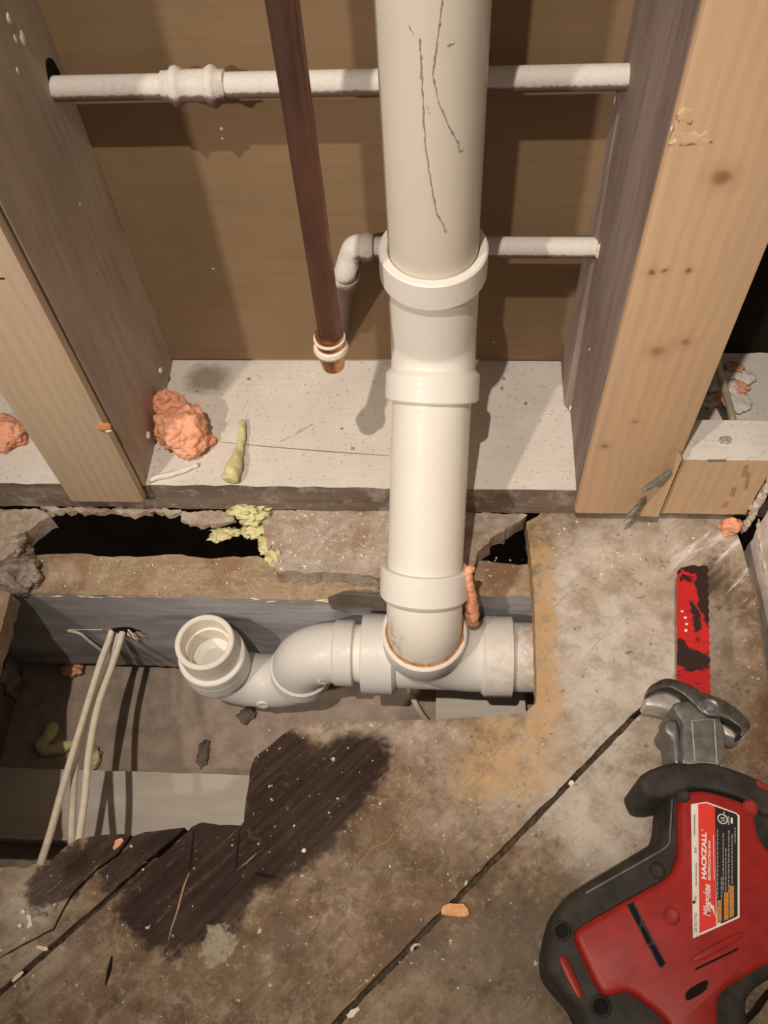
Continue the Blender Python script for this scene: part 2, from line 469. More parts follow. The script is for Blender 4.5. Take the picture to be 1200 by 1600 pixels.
# ------------------------------------------------------------------ mesh helpers
def thing(name, label, cat, loc=(0, 0, 0), group=None, kind=None):
    o = bpy.data.objects.new(name, None)
    COL.objects.link(o)
    o.location = loc
    o.empty_display_size = .02
    tag(o, label, cat, group, kind)
    return o
def tag(o, label=None, cat=None, group=None, kind=None):
    if label: o['label'] = label
    if cat: o['category'] = cat
    if group: o['group'] = group
    if kind: o['kind'] = kind
    return o
def link(name, me, mat, parent=None, smooth=None):
    o = bpy.data.objects.new(name, me)
    COL.objects.link(o)
    for m in (mat if isinstance(mat, (list, tuple)) else [mat]):
        me.materials.append(MT[m])
    if smooth is not None:
        for p in me.polygons: p.use_smooth = True
        me.set_sharp_from_angle(angle=math.radians(smooth))
    if parent is not None:
        o.parent = parent
        o.matrix_parent_inverse = Matrix.Translation(-root_loc(parent))
    return o
def root_loc(p):
    return Vector(p.location)
def from_bm(name, bm, mat, parent=None, smooth=None):
    bmesh.ops.recalc_face_normals(bm, faces=bm.faces[:])
    me = bpy.data.meshes.new(name)
    bm.to_mesh(me); bm.free()
    return link(name, me, mat, parent, smooth)
def pydata(name, v, f, mat, parent=None, smooth=None):
    me = bpy.data.meshes.new(name)
    me.from_pydata([tuple(q) for q in v], [], f)
    me.update()
    bm = bmesh.new(); bm.from_mesh(me)
    bmesh.ops.recalc_face_normals(bm, faces=bm.faces[:])
    bm.to_mesh(me); bm.free()
    return link(name, me, mat, parent, smooth)

def bm_box(lo, hi, bevel=0.0, seg=2):
    bm = bmesh.new()
    bmesh.ops.create_cube(bm, size=1)
    for v in bm.verts:
        v.co = Vector([lo[i] + (v.co[i] + .5) * (hi[i] - lo[i]) for i in range(3)])
    if bevel:
        bmesh.ops.bevel(bm, geom=bm.edges[:], offset=bevel, segments=seg, profile=.5, affect='EDGES')
    return bm
def box(name, lo, hi, mat, parent=None, bevel=0.0):
    return from_bm(name, bm_box(lo, hi, bevel), mat, parent, 40 if bevel else None)
def rough_box(name, lo, hi, mat, parent=None, step=.008, amp=.001, scale=60, bevel=.0, seed=0, top_mat=None, droop=None):
    """timber with worn, uneven faces: grid-subdivided box pushed about by noise; faces looking up may take a second material"""
    n = [max(1, int(round((hi[i] - lo[i]) / step))) for i in range(3)]
    idx, verts, faces = {}, [], []
    def vid(k):
        if k not in idx:
            p = Vector([lo[i] + (hi[i] - lo[i]) * k[i] / n[i] for i in range(3)])
            ext = sum(1 for i in range(3) if k[i] in (0, n[i]))
            d = noise.noise_vector(p * scale + Vector((seed * 7.3, 0, 0)))
            d2 = noise.noise_vector(p * scale * .25 + Vector((seed * 3.1, 5, 0)))
            q = p + d * amp * (1.6 if ext > 1 else 1.0) + d2 * amp * 1.2
            if droop: q = droop(p, q)
            idx[k] = len(verts); verts.append(q)
        return idx[k]
    for ax in range(3):
        a, b2 = [i for i in range(3) if i != ax]
        for side in (0, n[ax]):
            for i in range(n[a]):
                for j in range(n[b2]):
                    ks = []
                    for (di, dj) in ((0, 0), (1, 0), (1, 1), (0, 1)):
                        k = [0, 0, 0]; k[ax] = side; k[a] = i + di; k[b2] = j + dj
                        ks.append(vid(tuple(k)))
                    faces.append(ks)
    o = pydata(name, verts, faces, [mat] + ([top_mat] if top_mat else []), parent)
    if top_mat:
        for p in o.data.polygons:
            if p.normal.z > .55 and p.center.z > hi[2] - .012: p.material_index = 1
    for p in o.data.polygons: p.use_smooth = True
    o.data.set_sharp_from_angle(angle=math.radians(50))
    return o

def basis(d):
    d = d.normalized()
    a = Vector((0, 0, 1)) if abs(d.z) < .9 else Vector((1, 0, 0))
    x = a.cross(d).normalized()
    return x, d.cross(x).normalized(), d
def lathe(name, org, d, prof, mat, parent=None, seg=48, smooth=35, closed=False, lump=0.0):
    """revolve profile [(t, r)] about the axis through org along d"""
    x, y, z = basis(Vector(d)); org = Vector(org)
    v, f = [], []
    for (t, r) in prof:
        for k in range(seg):
            a = 2 * math.pi * k / seg
            rr = r
            if lump: rr = r * (1 + lump * noise.noise(Vector((math.cos(a) * 3, math.sin(a) * 3, t * 400))))
            v.append(org + z * t + (x * math.cos(a) + y * math.sin(a)) * rr)
    m = len(prof)
    for i in range(m if closed else m - 1):
        j = (i + 1) % m
        for k in range(seg):
            l = (k + 1) % seg
            f.append((i * seg + k, i * seg + l, j * seg + l, j * seg + k))
    if not closed:
        if prof[0][1] > 1e-6: f.append(tuple(range(seg))[::-1])
        if prof[-1][1] > 1e-6: f.append(tuple((m - 1) * seg + k for k in range(seg)))
    return pydata(name, v, f, mat, parent, smooth)
def sweep(name, pts, rad, mat, parent=None, seg=20, smooth=50, caps=True, rfun=None):
    """tube along pts; rad a number or one per point"""
    pts = [Vector(p) for p in pts]
    n = len(pts)
    R = [rad] * n if not isinstance(rad, (list, tuple)) else list(rad)
    tans = [(pts[min(i + 1, n - 1)] - pts[max(i - 1, 0)]).normalized() for i in range(n)]
    x, y, _ = basis(tans[0])
    v, f = [], []
    for i in range(n):
        if i:
            q = tans[i - 1].rotation_difference(tans[i])
            x = q @ x
            x = (x - tans[i] * x.dot(tans[i])).normalized()
        y = tans[i].cross(x)
        for k in range(seg):
            a = 2 * math.pi * k / seg
            r = R[i] * (rfun(i, a) if rfun else 1)
            v.append(pts[i] + (x * math.cos(a) + y * math.sin(a)) * r)
    for i in range(n - 1):
        for k in range(seg):
            l = (k + 1) % seg
            f.append((i * seg + k, i * seg + l, (i + 1) * seg + l, (i + 1) * seg + k))
    if caps:
        f.append(tuple(range(seg))[::-1]); f.append(tuple((n - 1) * seg + k for k in range(seg)))
    return pydata(name, v, f, mat, parent, smooth)
def spline(pts, per=10):
    P = [Vector(p) for p in pts]
    P = [P[0] * 2 - P[1]] + P + [P[-1] * 2 - P[-2]]
    out = []
    for i in range(1, len(P) - 2):
        for k in range(per):
            t = k / per
            a, b, c, d = P[i - 1:i + 3]
            out.append(.5 * ((2 * b) + (c - a) * t + (2 * a - 5 * b + 4 * c - d) * t * t + (3 * b - a - 3 * c + d) * t ** 3))
    out.append(P[-2])
    return out
def arc(c, a, b, ang, n=14):
    """points from c+a turning towards c+b by ang"""
    return [Vector(c) + Vector(a) * math.cos(ang * k / n) + Vector(b) * math.sin(ang * k / n) for k in range(n + 1)]
def rag(pts, step=.006, amp=.0012, seed=0.0, skip=()):
    """break straight outline runs into a ragged edge; runs listed in skip stay straight"""
    out = []
    n = len(pts)
    for i in range(n):
        a, b = Vector(pts[i]), Vector(pts[(i + 1) % n])
        out.append(a)
        L = (b - a).length
        if i in skip or L < step * 1.5: continue
        m = int(L / step)
        nrm = Vector((-(b - a).y, (b - a).x, 0)).normalized()
        for k in range(1, m):
            p = a.lerp(b, k / m)
            w = noise.noise(p * 130 + Vector((seed, 0, 0))) + .6 * noise.noise(p * 420 + Vector((0, seed, 0)))
            out.append(p + nrm * amp * 1.6 * w)
    return out
def slab(name, pts, thick, mat, parent=None, bevel=0.0, seg=2, taper=0.0, under=0.0, smooth=40):
    """flat outline with thickness downwards; under = how far the lower edge wanders from the upper"""
    n = len(pts)
    c = sum((Vector(p) for p in pts), Vector()) / n
    top = [Vector(p) for p in pts]
    bot = []
    for p in top:
        q = Vector(p) - Vector((0, 0, thick))
        if taper: q += (Vector((p.x - c.x, p.y - c.y, 0))).normalized() * taper
        if under: q += Vector((noise.noise(p * 160 + Vector((3, 1, 8))), noise.noise(p * 160 + Vector((9, 4, 2))), 0)) * under
        bot.append(q)
    bm = bmesh.new()
    tv = [bm.verts.new(p) for p in top]; bv = [bm.verts.new(p) for p in bot]
    tf = bm.faces.new(tv); bm.faces.new(bv[::-1])
    for i in range(n):
        j = (i + 1) % n
        bm.faces.new((tv[i], bv[i], bv[j], tv[j]))
    if bevel:
        bm.normal_update()
        bmesh.ops.bevel(bm, geom=[e for e in tf.edges], offset=bevel, segments=seg, profile=.5, affect='EDGES', clamp_overlap=True)
    return from_bm(name, bm, mat, parent, smooth)
def blob(name, c, rad, mat, parent=None, sub=4, amp=.25, scale=3.0, lumps=.12, lscale=9.0, seed=0.0, rot=None, flat_z=None, parent_obj=None):
    bm = bmesh.new()
    bmesh.ops.create_icosphere(bm, subdivisions=sub, radius=1)
    for v in bm.verts:
        p = v.co.copy()
        q = p * scale / 3 + Vector((seed * 5.17, seed * 2.3, seed))
        k = 1 + amp * noise.fractal(q * 1.2, 1.0, 2.0, 4) + lumps * (0.5 - noise.voronoi(q * lscale / 3)[0][0])
        w = Vector((p.x * rad[0], p.y * rad[1], p.z * rad[2])) * k
        if rot is not None: w = rot @ w
        w += Vector(c)
        if flat_z is not None and w.z < flat_z: w.z = flat_z + (w.z - flat_z) * .02
        v.co = w
    return from_bm(name, bm, mat, parent, 180)

# ================================================================== SETTING
box('wall_back', (-.60, 0, .0035), (.445, .0127, 1.6), 'drywall')['kind'] = 'structure'
tag(bpy.data.objects['wall_back'], 'brown paper face of the drywall behind the studs')

wbay = box('wall_bay', (.4455, .0125, -.030), (1.0, .03, 1.6), 'shade_black')  # added panel; the bay's shade is put into its colour
tag(wbay, 'added back of the bay right of the knotty stud, near-black in place of shade', kind='structure')
# the boards of the floor, laid at 45 degrees and cut open round the drain
floor = thing('floor', 'worn water-stained diagonal subfloor boards, cut open round the drain', None, (0.3, -.45, FZ), kind='structure')
def FP(*uv): return [AZ(u, v, FZ) for (u, v) in uv]
def diag(s, y):      # point of the 45-degree seam with offset s, at depth y
    return Vector((s / .70711 + y, y, FZ))
def W(x, y): return Vector((x, y, FZ))
g = .0022
crack = FP((206, 1306), (185, 1335), (152, 1358), (118, 1392), (100, 1420), (84, 1452), (40, 1474), (-60, 1530))
nr = Vector((-.0006, .0006, 0))
pA1 = FP((-160, 1385), (-60, 1362), (0, 1356), (22, 1354), (40, 1357), (52, 1350), (75, 1352), (92, 1332), (112, 1316), (124, 1310), (165, 1304), (190, 1303)) + \
      [p + nr for p in crack] + [W(-.22, -.56), W(-.22, -.45)]
slab('plank', rag(pA1, .005, .0009, 1.1, skip=(20, 21)), .021, 'floor', floor, under=.002)
slab('plank', rag([W(-.26, -.445), W(-.26, -.200)] + FP((16, 926), (8, 960), (-4, 1000), (-22, 1060), (-30, 1200), (-30, 1340)), .005, .0008, 7.7, skip=(0,)), .021, 'floor', floor, under=.002)
s2 = .3455
pA2 = [p - nr for p in crack[::-1]] + FP((226, 1300), (255, 1297), (288, 1293)) + [diag(s2 - g, -.43), diag(s2 - g, -.50), diag(s2 - g, -.60), diag(s2 - g, -.72), W(-.22, -.72), W(-.22, -.575)]
slab('plank', rag(pA2, .005, .0006, 2.3, skip=(14, 15)), .021, 'floor', floor, under=.002)
s1 = .5126
pB = [diag(s2 + g, -.72), diag(s2 + g, -.60), diag(s2 + g, -.50), diag(s2 + g, -.432)] + \
     FP((300, 1292), (312, 1286), (318, 1285), (345, 1289), (376, 1290), (381, 1284), (385, 1245), (391, 1204), (398, 1184), (430, 1158), (462, 1134), (480, 1124), (520, 1126), (600, 1127),
        (700, 1123), (790, 1118), (822, 1112), (838, 1098), (837, 1010), (834, 930), (830, 870), (824, 832), (822, 816), (840, 807)) + \
     [W(.35, -.128), W(.502, -.128), W(.509, -.17), W(.511, -.205), diag(s1, -.212), diag(s1, -.300), diag(s1 - g, -.318), diag(s1 - g, -.33), diag(s1 - g, -.45), diag(s1 - g, -.58), diag(s1 - g, -.72)]
slab('plank', rag(pB, .005, .0006, 3.7, skip=(28, 29, 32, 42)), .021, 'floor', floor, under=.0015)
s0 = .690
pC = [diag(s1 + g, -.72), diag(s1 + g, -.58), diag(s1 + g, -.45), diag(s1 + g, -.33), diag(s1 + g, -.318), diag(s1, -.300), diag(s1, -.212), W(.511, -.26), W(.508, -.31), W(.509, -.40), diag(s0 - g, -.468), diag(s0 - g, -.60), diag(s0 - g, -.72)]
slab('plank', rag(pC, .005, .0006, 4.1, skip=(5, 12)), .021, 'floor', floor, under=.0015)
pD = [diag(s0 + g, -.72), diag(s0 + g, -.60), diag(s0 + g, -.475), W(.51, -.52), W(.51, -.72)]
slab('plank', rag(pD, .005, .0006, 5.1, skip=(4,)), .021, 'floor', floor, under=.0015)
# dirt packed into the long seams
for (s_, y0, y1) in ((s1, -.32, -.72), (s2, -.435, -.72)):
    slab('seam_dirt', [diag(s_ - .004, y0) - Vector((0, 0, .007)), diag(s_ + .004, y0) - Vector((0, 0, .007)), diag(s_ + .004, y1) - Vector((0, 0, .007)), diag(s_ - .004, y1) - Vector((0, 0, .007))], .010, 'seam', floor)
# saw kerfs and gouges in the boards
def scratch(uv, w, mat='dark', parent=floor, z=FZ + .00015, name='saw_kerf'):
    P = [AZ(u, v, z) for (u, v) in uv]
    V, Fs = [], []
    for i, p in enumerate(P):
        t = (P[min(i + 1, len(P) - 1)] - P[max(i - 1, 0)]).normalized()
        nn = Vector((-t.y, t.x, 0))
        ww = w * (.35 if i in (0, len(P) - 1) else 1) * (1 + .35 * noise.noise(p * 900))
        V += [p + nn * ww, p - nn * ww]
    for i in range(len(P) - 1): Fs.append((2 * i, 2 * i + 1, 2 * i + 3, 2 * i + 2))
    V += [p - Vector((0, 0, .002)) for p in V]
    h = len(P) * 2
    for i in range(len(P) - 1): Fs.append((2 * i + h, 2 * i + 2 + h, 2 * i + 3 + h, 2 * i + 1 + h))
    return pydata(name, V, Fs, mat, parent)
scratch([(303, 1297), (300, 1330), (296, 1362)], .0010)
scratch([(296, 1362), (287, 1385), (278, 1420), (268, 1450), (263, 1470)],   .0007, 'kerf')
scratch([(375, 1294), (371, 1330), (368, 1364)], .0007)
scratch([(175, 1494), (171, 1515), (165, 1539)], .0016)
scratch([(399, 1365), (415, 1368), (432, 1371)], .0014)
scratch([(840, 1122), (841, 1160), (840, 1212)], .0004, 'rust')
crk = [(610, 1195), (624, 1215), (650, 1221), (652, 1245), (638, 1262), (630, 1285), (605, 1315), (580, 1325), (570, 1340), (558, 1350)]
scratch(crk, .00035, 'ink_faint', name='crack')

# the room below: board back seen through the hole
ceil = box('ceiling', (-.6, -.9, CZ - .0127), (1.0, -.186, CZ), 'ceil')
tag(ceil, 'dusty grey-brown back of the ceiling board below the floor', kind='structure')

wb = box('wall_below', (-.6, .012, -1.5), (1.0, .05, FZ), 'shade_black')  # added to close the gap; its darkness is painted shade
tag(wb, 'added wall face deep below the gap under the sole plate, shade painted near-black', kind='structure')
fb = box('floor_below', (-.6, -.9, -1.55), (1.0, .05, -1.5), 'shade_black')  # added under the gap, coloured near-black to stand for shade
tag(fb, 'added floor of the room below, shade painted near-black, seen only through the gap', kind='structure')
# plastered wall end on the right
wr = thing('wall_right', 'cracked pinkish-white plaster wall edge rising beside the floor', None, (.53, -.4, FZ), kind='structure')
rough_box('plaster_face', (.5215, -.90, FZ - .10), (.62, -.158, .60), 'plaster', wr, step=.012, amp=.0018, scale=55, seed=3)
def crust_line(P, r, seed):
    pts = []
    for i in range(len(P) - 1):
        m_ = max(2, int((P[i + 1] - P[i]).length / (r * 1.9)))
        for k in range(m_): pts.append((P[i].lerp(P[i + 1], k / m_), (P[i + 1] - P[i]).normalized()))
    for i, (p, t) in enumerate(pts):
        k = r * (1 + .5 * noise.noise(p * 150 + Vector((seed, 0, 0))))
        rad = [k * (.75 + 1.5 * abs(t[a])) for a in range(3)]
        blob('plaster_crust', p + noise.noise_vector(p * 210) * r * .5, rad, 'crust', wr, 3, .5, 5, .25, 11, i * .37 + seed)
crust_line([Vector((.513, -.153, FZ + .004)), Vector((.513, -.152, .06)), Vector((.514, -.153, .14)), Vector((.514, -.155, .22))], .0040, 1)
crust_line([Vector((.5225, -.157, FZ + .010)), Vector((.5225, -.21, FZ + .008)), Vector((.5215, -.27, FZ + .006)), Vector((.521, -.33, FZ + .005)), Vector((.521, -.40, FZ + .004))], .0030, 2)

# ================================================================== TIMBER
# old studs with new pine boards fixed on their faces
sl = thing('wall_stud', 'left wall stud of weathered grey wood, faced with a pale pine board', 'stud', (-.033, -.07, 0), 'wall studs')
rough_box('stud_timber', (-.066, -.1415, .0005), (-.0005, -.0005, 1.3), 'grey_l', sl, step=.02, amp=.0004, scale=40, seed=1)
slab_pts = None
box('facing_board', (-.0675, -.1525, -.0115), (-.0008, -.1425, 1.3), 'pine_l', sl, .0040)
# notch torn in the board edge and glue dabs
def dab(name, c, r, mat, parent, flat=(1, 1, 1), seed=1):
    return blob(name, c, (r * flat[0], r * flat[1], r * flat[2]), mat, parent, 2, .3, 3, .1, 6, seed)
p = AY(163, 668, -.1527)
blob('torn_notch', (p.x, -.1522, p.z), (.0058, .0022, .0052), 'rust', sl, 3, .35, 4, .2, 9, 2.2)
blob('torn_notch', (p.x + .002, -.1530, p.z - .0032), (.0034, .0014, .0018), 'pale_chip', sl, 2, .3, 4, .2, 9, 3.2)
for (u, v, r) in ((250, 579, .0030), (231, 680, .0034)):
    q = AX(u, v, .0)
    dab('paint_dab', q + Vector((.0006, 0, 0)), r, 'white', sl, (.5, 1, 1), u)
for (u, v, r) in ((14, 29, .0032), (35, 60, .0042), (24, 61, .0026), (125, 319, .0016), (27, 110, .002)):
    q = AX(u, v, -.0005)
    dab('paint_dab', q, r, 'white', sl, (.3, .8, 1.1), u)
blob('pipe_hole', AX(86, 124, -.0005) , (.0009, .0105, .0150), 'dark', sl, 3, .15, 3, .1, 8, 1.5)
# stamped letters on the left board (only their ends are in view)
def text_mesh(name, s, org, ex, ey, length, height, mat, parent, shear=0.0, thick=0.0, bold=0.0):
    cu = bpy.data.curves.new(name, 'FONT')
    cu.body = s; cu.shear = shear; cu.extrude = thick; cu.offset = bold
    to = bpy.data.objects.new(name, cu)
    COL.objects.link(to)
    dg = bpy.context.evaluated_depsgraph_get()
    me = bpy.data.meshes.new_from_object(to.evaluated_get(dg))
    bpy.data.objects.remove(to)
    xs = [v.co.x for v in me.vertices]; ys = [v.co.y for v in me.vertices]
    x0, x1, y0, y1 = min(xs), max(xs), min(ys), max(ys)
    ez = ex.cross(ey)
    for v in me.vertices:
        v.co = org + ex * ((v.co.x - x0) / (x1 - x0) * length) + ey * ((v.co.y - y0) / (y1 - y0) * height) + ez * (v.co.z * height)
    me.materials.clear()
    return link(name, me, mat, parent)
q = AY(8, 437, -.1527)
text_mesh('stamp', 'HT', q, Vector((.0, 0, 1)), Vector((-1, 0, 0)), .022, .011, 'ink', sl)

sr = thing('wall_stud', 'right wall stud of dark mauve-grey wood, faced with a knotty tan pine board', 'stud', (.40, -.07, 0), 'wall studs')
rough_box('stud_timber', (.3675, -.1415, .0005), (.436, -.0005, 1.3), 'grey_r', sr, step=.02, amp=.0004, scale=40, seed=2)
o = box('facing_board', (.3672, -.1520, -.0195), (.4375, -.1425, 1.3), 'pine_r', sr, .0036)
# tapering back strip against the drywall
V = [(.3625, 0, .001), (.3625, -.050, .001), (.369, -.060, .001), (.369, 0, .001), (.3668, 0, .285), (.3672, -.012, .285), (.369, -.016, .285), (.369, 0, .285)]
pydata('shim_strip', V, [(0, 1, 2, 3), (4, 5, 6, 7), (0, 1, 5, 4), (1, 2, 6, 5), (2, 3, 7, 6), (3, 0, 4, 7)], 'grey_r', sr)
for (u, v, r) in ((932, 372, .0045), (936, 388, .003), (934, 398, .003)):
    q = AX(u, v, .3672); dab('wood_splinter', q, r, 'rust' if r > .004 else 'pale_chip', sr, (.5, .5, 1.4), u)
for (u, v, r) in ((970, 85, .003), (961, 158, .002), (891, 638, .0026), (921, 546, .001), (1049, 202, .0012)):
    q = AX(u, v, .3668); dab('paint_dab', q, r, 'white', sr, (.4, .6, 1.6), u)
p = AY(1083, 218, -.152)
blob('torn_grain', (p.x, -.1517, p.z), (.010, .0005, .0055), 'pine_r', sr, 3, .45, 6, .3, 14, 1.4)
p = AY(1073, 178, -.152)
blob('torn_grain', (p.x + .001, -.1517, p.z - .001), (.0050, .0004, .0060), 'pine_r', sr, 3, .4, 6, .3, 14, 2.4)

pl = thing('sole_plate', 'white paint-spattered sole plate lying under the studs', 'sole plate', (.2, -.07, FZ))
rough_box('plate_timber', (-.60, -.1400, FZ + .0005), (1.0, .0120, -.0003), 'plate_front', pl, step=.012, amp=.0008, scale=70, seed=5, top_mat='plate_top')
scratch([(340, 690), (420, 698), (520, 706), (608, 712)], .00035, 'ink_faint', pl, z=.0006, name='scratch')
scratch([(436, 690), (452, 682), (470, 672), (488, 662)], .0012, 'crust', pl, z=.0007, name='scratch')
for i in range(26):
    u, v = random.uniform(270, 900), random.uniform(575, 750)
    if 600 < u < 770: continue
    q = AZ(u, v, .0004)
    dab('paint_spatter', q, random.uniform(.0006, .0016), random.choice(['white', 'mark', 'ink_faint']), pl, (1.2, 1, .35), i)

# blocking in the right-hand bay
bk = thing('blocking', 'short pine block with white-painted top beside the right stud', 'blocking', (.47, -.13, 0))
o = rough_box('block_timber', (.4395, -.1500, -.0185), (.5095, -.1120, .0605), 'pine_b', bk, step=.01, amp=.0004, scale=60, seed=8, top_mat='plate_top')
def yslab(name, uv, y, thick, mat, parent):
    P = [AY(u, v, y) for (u, v) in uv]
    n = len(P)
    V = P + [p + Vector((0, thick, 0)) for p in P]
    Fs = [tuple(range(n)), tuple(range(n, 2 * n))[::-1]] + [(i, (i + 1) % n, (i + 1) % n + n, i + n) for i in range(n)]
    return pydata(name, V, Fs, mat, parent)
yslab('packing_strip', [(1050, 742), (1058, 706), (1066, 716), (1028, 808), (999, 806), (1022, 760)], -.1555, .0035, 'pine_b', bk)
q = AZ(1133, 688, .0612)
blob('bent_nail', q, (.0045, .0035, .0012), 'mark', bk, 3, .4, 4, .2, 8, 4)
yslab('marker_line', [(1105, 718.5), (1135, 718), (1135, 721.5), (1106, 722)], -.1503, .0002, 'screw', bk)
for (u, v, h) in ((1167, 736, 18), (1148, 769, 14), (1136, 789, 8), (1172, 752, 26)):
    yslab('stamp', [(u - 4, v - h / 2), (u + 4 + (h > 20) * -3, v - h / 2 - 1), (u - 1 - (h > 20) * 3, v + h / 2), (u - 9, v + h / 2)], -.1504, .0002, 'ink_block', bk)

# floor joists
jo = thing('floor_joist', 'blue-grey joist face with sandy broken top running behind the drain', 'joist', (.1, -.197, JZ - .165))
def droop(p, qv):
    qv = qv.copy()
    if p.y < -.21 and .165 < p.x < .37 and abs(p.z + .1035) < .046: qv.y += .008
    if p.y < -.21 and -.0 < p.x < .085 and abs(p.z + .14) < .035: qv.y += .002
    if p.z > JZ - .004:
        if p.y > -.19: qv.y += .004 * noise.noise(Vector((p.x * 30, 1, 0))); 
        qv.z += .0022 * noise.noise(Vector((p.x * 22, p.y * 90, 4))) - .003 * max(0, noise.noise(Vector((p.x * 14, 2, 2))))
    return qv
rough_box('joist_timber', (-.30, -.217, JZ - .165), (.80, -.177, JZ), 'joist_face', jo, step=.007, amp=.0009, scale=90, seed=9, top_mat='joist_top', droop=droop)
hp = AY(192, 986, -.2172)
blob('cable_hole', (hp.x + .003, -.2168, hp.z), (.013, .0015, .008), 'dark', jo, 3, .3, 4, .1, 8, 2)
for k in range(9):
    a = Vector((hp.x + random.uniform(.004, .018), -.2176, hp.z + random.uniform(-.004, .005)))
    b2 = a + Vector((random.uniform(.002, .010), -random.uniform(.002, .006), -random.uniform(.001, .010)))
    sweep('splinter', [a, a.lerp(b2, .5) + Vector((0, -.001, .001)), b2], [.0012, .0009, .0003], random.choice(['pale_chip', 'joist_top', 'crumb']), jo, 5)
a, b2 = AY(105, 985, -.2185), AY(158, 1016, -.226)
sweep('splinter', spline([a, AY(125, 990, -.221), AY(140, 1002, -.224), b2], 5), [.0008] + [.0014] * 14 + [.0008], 'pale_chip', jo, 6)
a, b2 = AY(108, 984, -.2176), AY(160, 984, -.2178)
sweep('splinter', [a, b2], .0005, 'white', jo, 5)
# flake of lifted face wood
yslab('lifted_flake', [(512, 934), (530, 928), (600, 932), (602, 955), (575, 950), (520, 952), (514, 944)], -.2180, .0012, 'joist_old', jo)
# splintered ends along the top edge
for k in range(40):
    x = random.uniform(-.10, .21)
    a = Vector((x, -.2165, JZ - random.uniform(.0, .004)))
    b2 = a + Vector((random.uniform(.004, .020) * random.choice((1, 1, -1)), -.0006, -random.uniform(0, .003)))
    sweep('splinter', [a, a.lerp(b2, .5), b2], [.0004, .0010, .0003], random.choice(['joist_top', 'pale_chip', 'joist_top']), jo, 5)

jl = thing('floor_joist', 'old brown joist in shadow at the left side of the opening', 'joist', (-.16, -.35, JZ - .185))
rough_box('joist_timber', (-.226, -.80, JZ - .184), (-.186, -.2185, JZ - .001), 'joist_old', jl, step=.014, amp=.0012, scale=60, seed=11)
blob('rotten_patch', AX(14, 1060, -.186), (.0065, .016, .024), 'crumb', jl, 4, .5, 4, .3, 10, 3)
blob('rotten_patch', AX(26, 1085, -.186), (.0045, .007, .014), 'crumb', jl, 3, .5, 4, .3, 10, 6)

# no rim joist: the gap opens on the dark room below
#rim = rough_box('rim_joist', (-.60, .060, JZ - .184), (1.0, .098, JZ), 'joist_old', None, step=.05, amp=.0008, scale=60, seed=12)
#tag(rim, 'dark rim joist deep in the gap under the sole plate', 'joist')
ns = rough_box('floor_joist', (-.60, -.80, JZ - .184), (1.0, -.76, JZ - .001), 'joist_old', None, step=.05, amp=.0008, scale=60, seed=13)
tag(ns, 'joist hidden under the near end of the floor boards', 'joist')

# furring strips on the ceiling below
f1 = rough_box('furring_strip', (-.185, -.392, CZ + .0005), (.62, -.326, -.226), 'strip', None, step=.012, amp=.0005, scale=60, seed=14)
tag(f1, 'pale furring strip crossing the opening under the cables', 'furring strip', 'furring strips below the floor')
pb = AZ(682, 1095, -.20)
f2 = rough_box('wood_block', (.252, -.275, CZ + .0005), (.338, -.222, -.20), 'strip', None, step=.012, amp=.0006, scale=60, seed=15)
tag(f2, 'pale wood block under the tee fitting by the cut-out', 'wood block')

# ================================================================== BROKEN BOARD PIECES
rem = slab('board_remnant', rag(FP((404, 800), (425, 797), (520, 795), (610, 796), (735, 800), (824, 804), (812, 814), (774, 836), (746, 862), (738, 893), (690, 903), (612, 903),
                                  (560, 897), (500, 894), (432, 893), (424, 872), (416, 850), (412, 828)), .004, .0016, 6.2), .0205, 'broken', None, under=.004)
tag(rem, 'broken speckled subfloor remnant on the joist behind the drain pipe', 'board')
lc = slab('board_remnant', rag(FP((-120, 796), (-20, 796), (18, 796), (60, 795), (78, 806), (62, 815), (52, 824), (38, 832), (30, 845), (22, 862), (8, 872), (-20, 880), (-120, 884)), .004, .0022, 8.2), .0205, 'broken', None, under=.004)
tag(lc, 'broken pale subfloor corner at the left end of the dark gap', 'board')
for i, (uv, lab) in enumerate(((((62, 791), (120, 792), (200, 794), (283, 796), (284, 801), (270, 804), (240, 799), (205, 803), (180, 799), (140, 801), (100, 798), (80, 800)), 'thin crumbling strip of subfloor left under the sole plate edge'),
                               (((282, 800), (330, 797), (372, 800), (366, 812), (340, 818), (300, 820), (284, 813)), 'loose whitish board fragment beside the yellow foam'))):
    o = slab('board_fragment', rag(FP(*uv), .003, .0022, 11.0 + i), .006, 'broken', None, under=.005)
    tag(o, lab, 'board')
cr = thing('insulation_clump', 'grey crumbled insulation clump at the left end of the joist top', 'insulation', tuple(AZ(25, 900, JZ)))
for i, (u, v, r) in enumerate(((28, 893, .017), (8, 908, .015), (42, 884, .012), (18, 872, .014), (46, 906, .010), (-6, 885, .017), (28, 918, .010), (38, 862, .009), (4, 860, .012))):
    c = AZ(u, v, JZ + .004)
    blob('crumb', c, (r, r * .8, r * .75), 'crumb', cr, 4, .45, 4, .3, 12, i + .3)
cr2 = thing('insulation_clump', 'grey crumbled lumps along the left broken edge of the gap', 'insulation', tuple(AZ(35, 830, FZ)))
for i, (u, v, r) in enumerate(((38, 822, .006), (30, 842, .006), (62, 806, .005), (48, 815, .005), (20, 858, .007), (80, 803, .004))):
    c = AZ(u, v, FZ - .004)
    blob('crumb', c, (r * 1.3, r, r * .8), 'crumb' if i % 2 else 'broken', cr2, 3, .45, 4, .3, 12, i + 2.7)

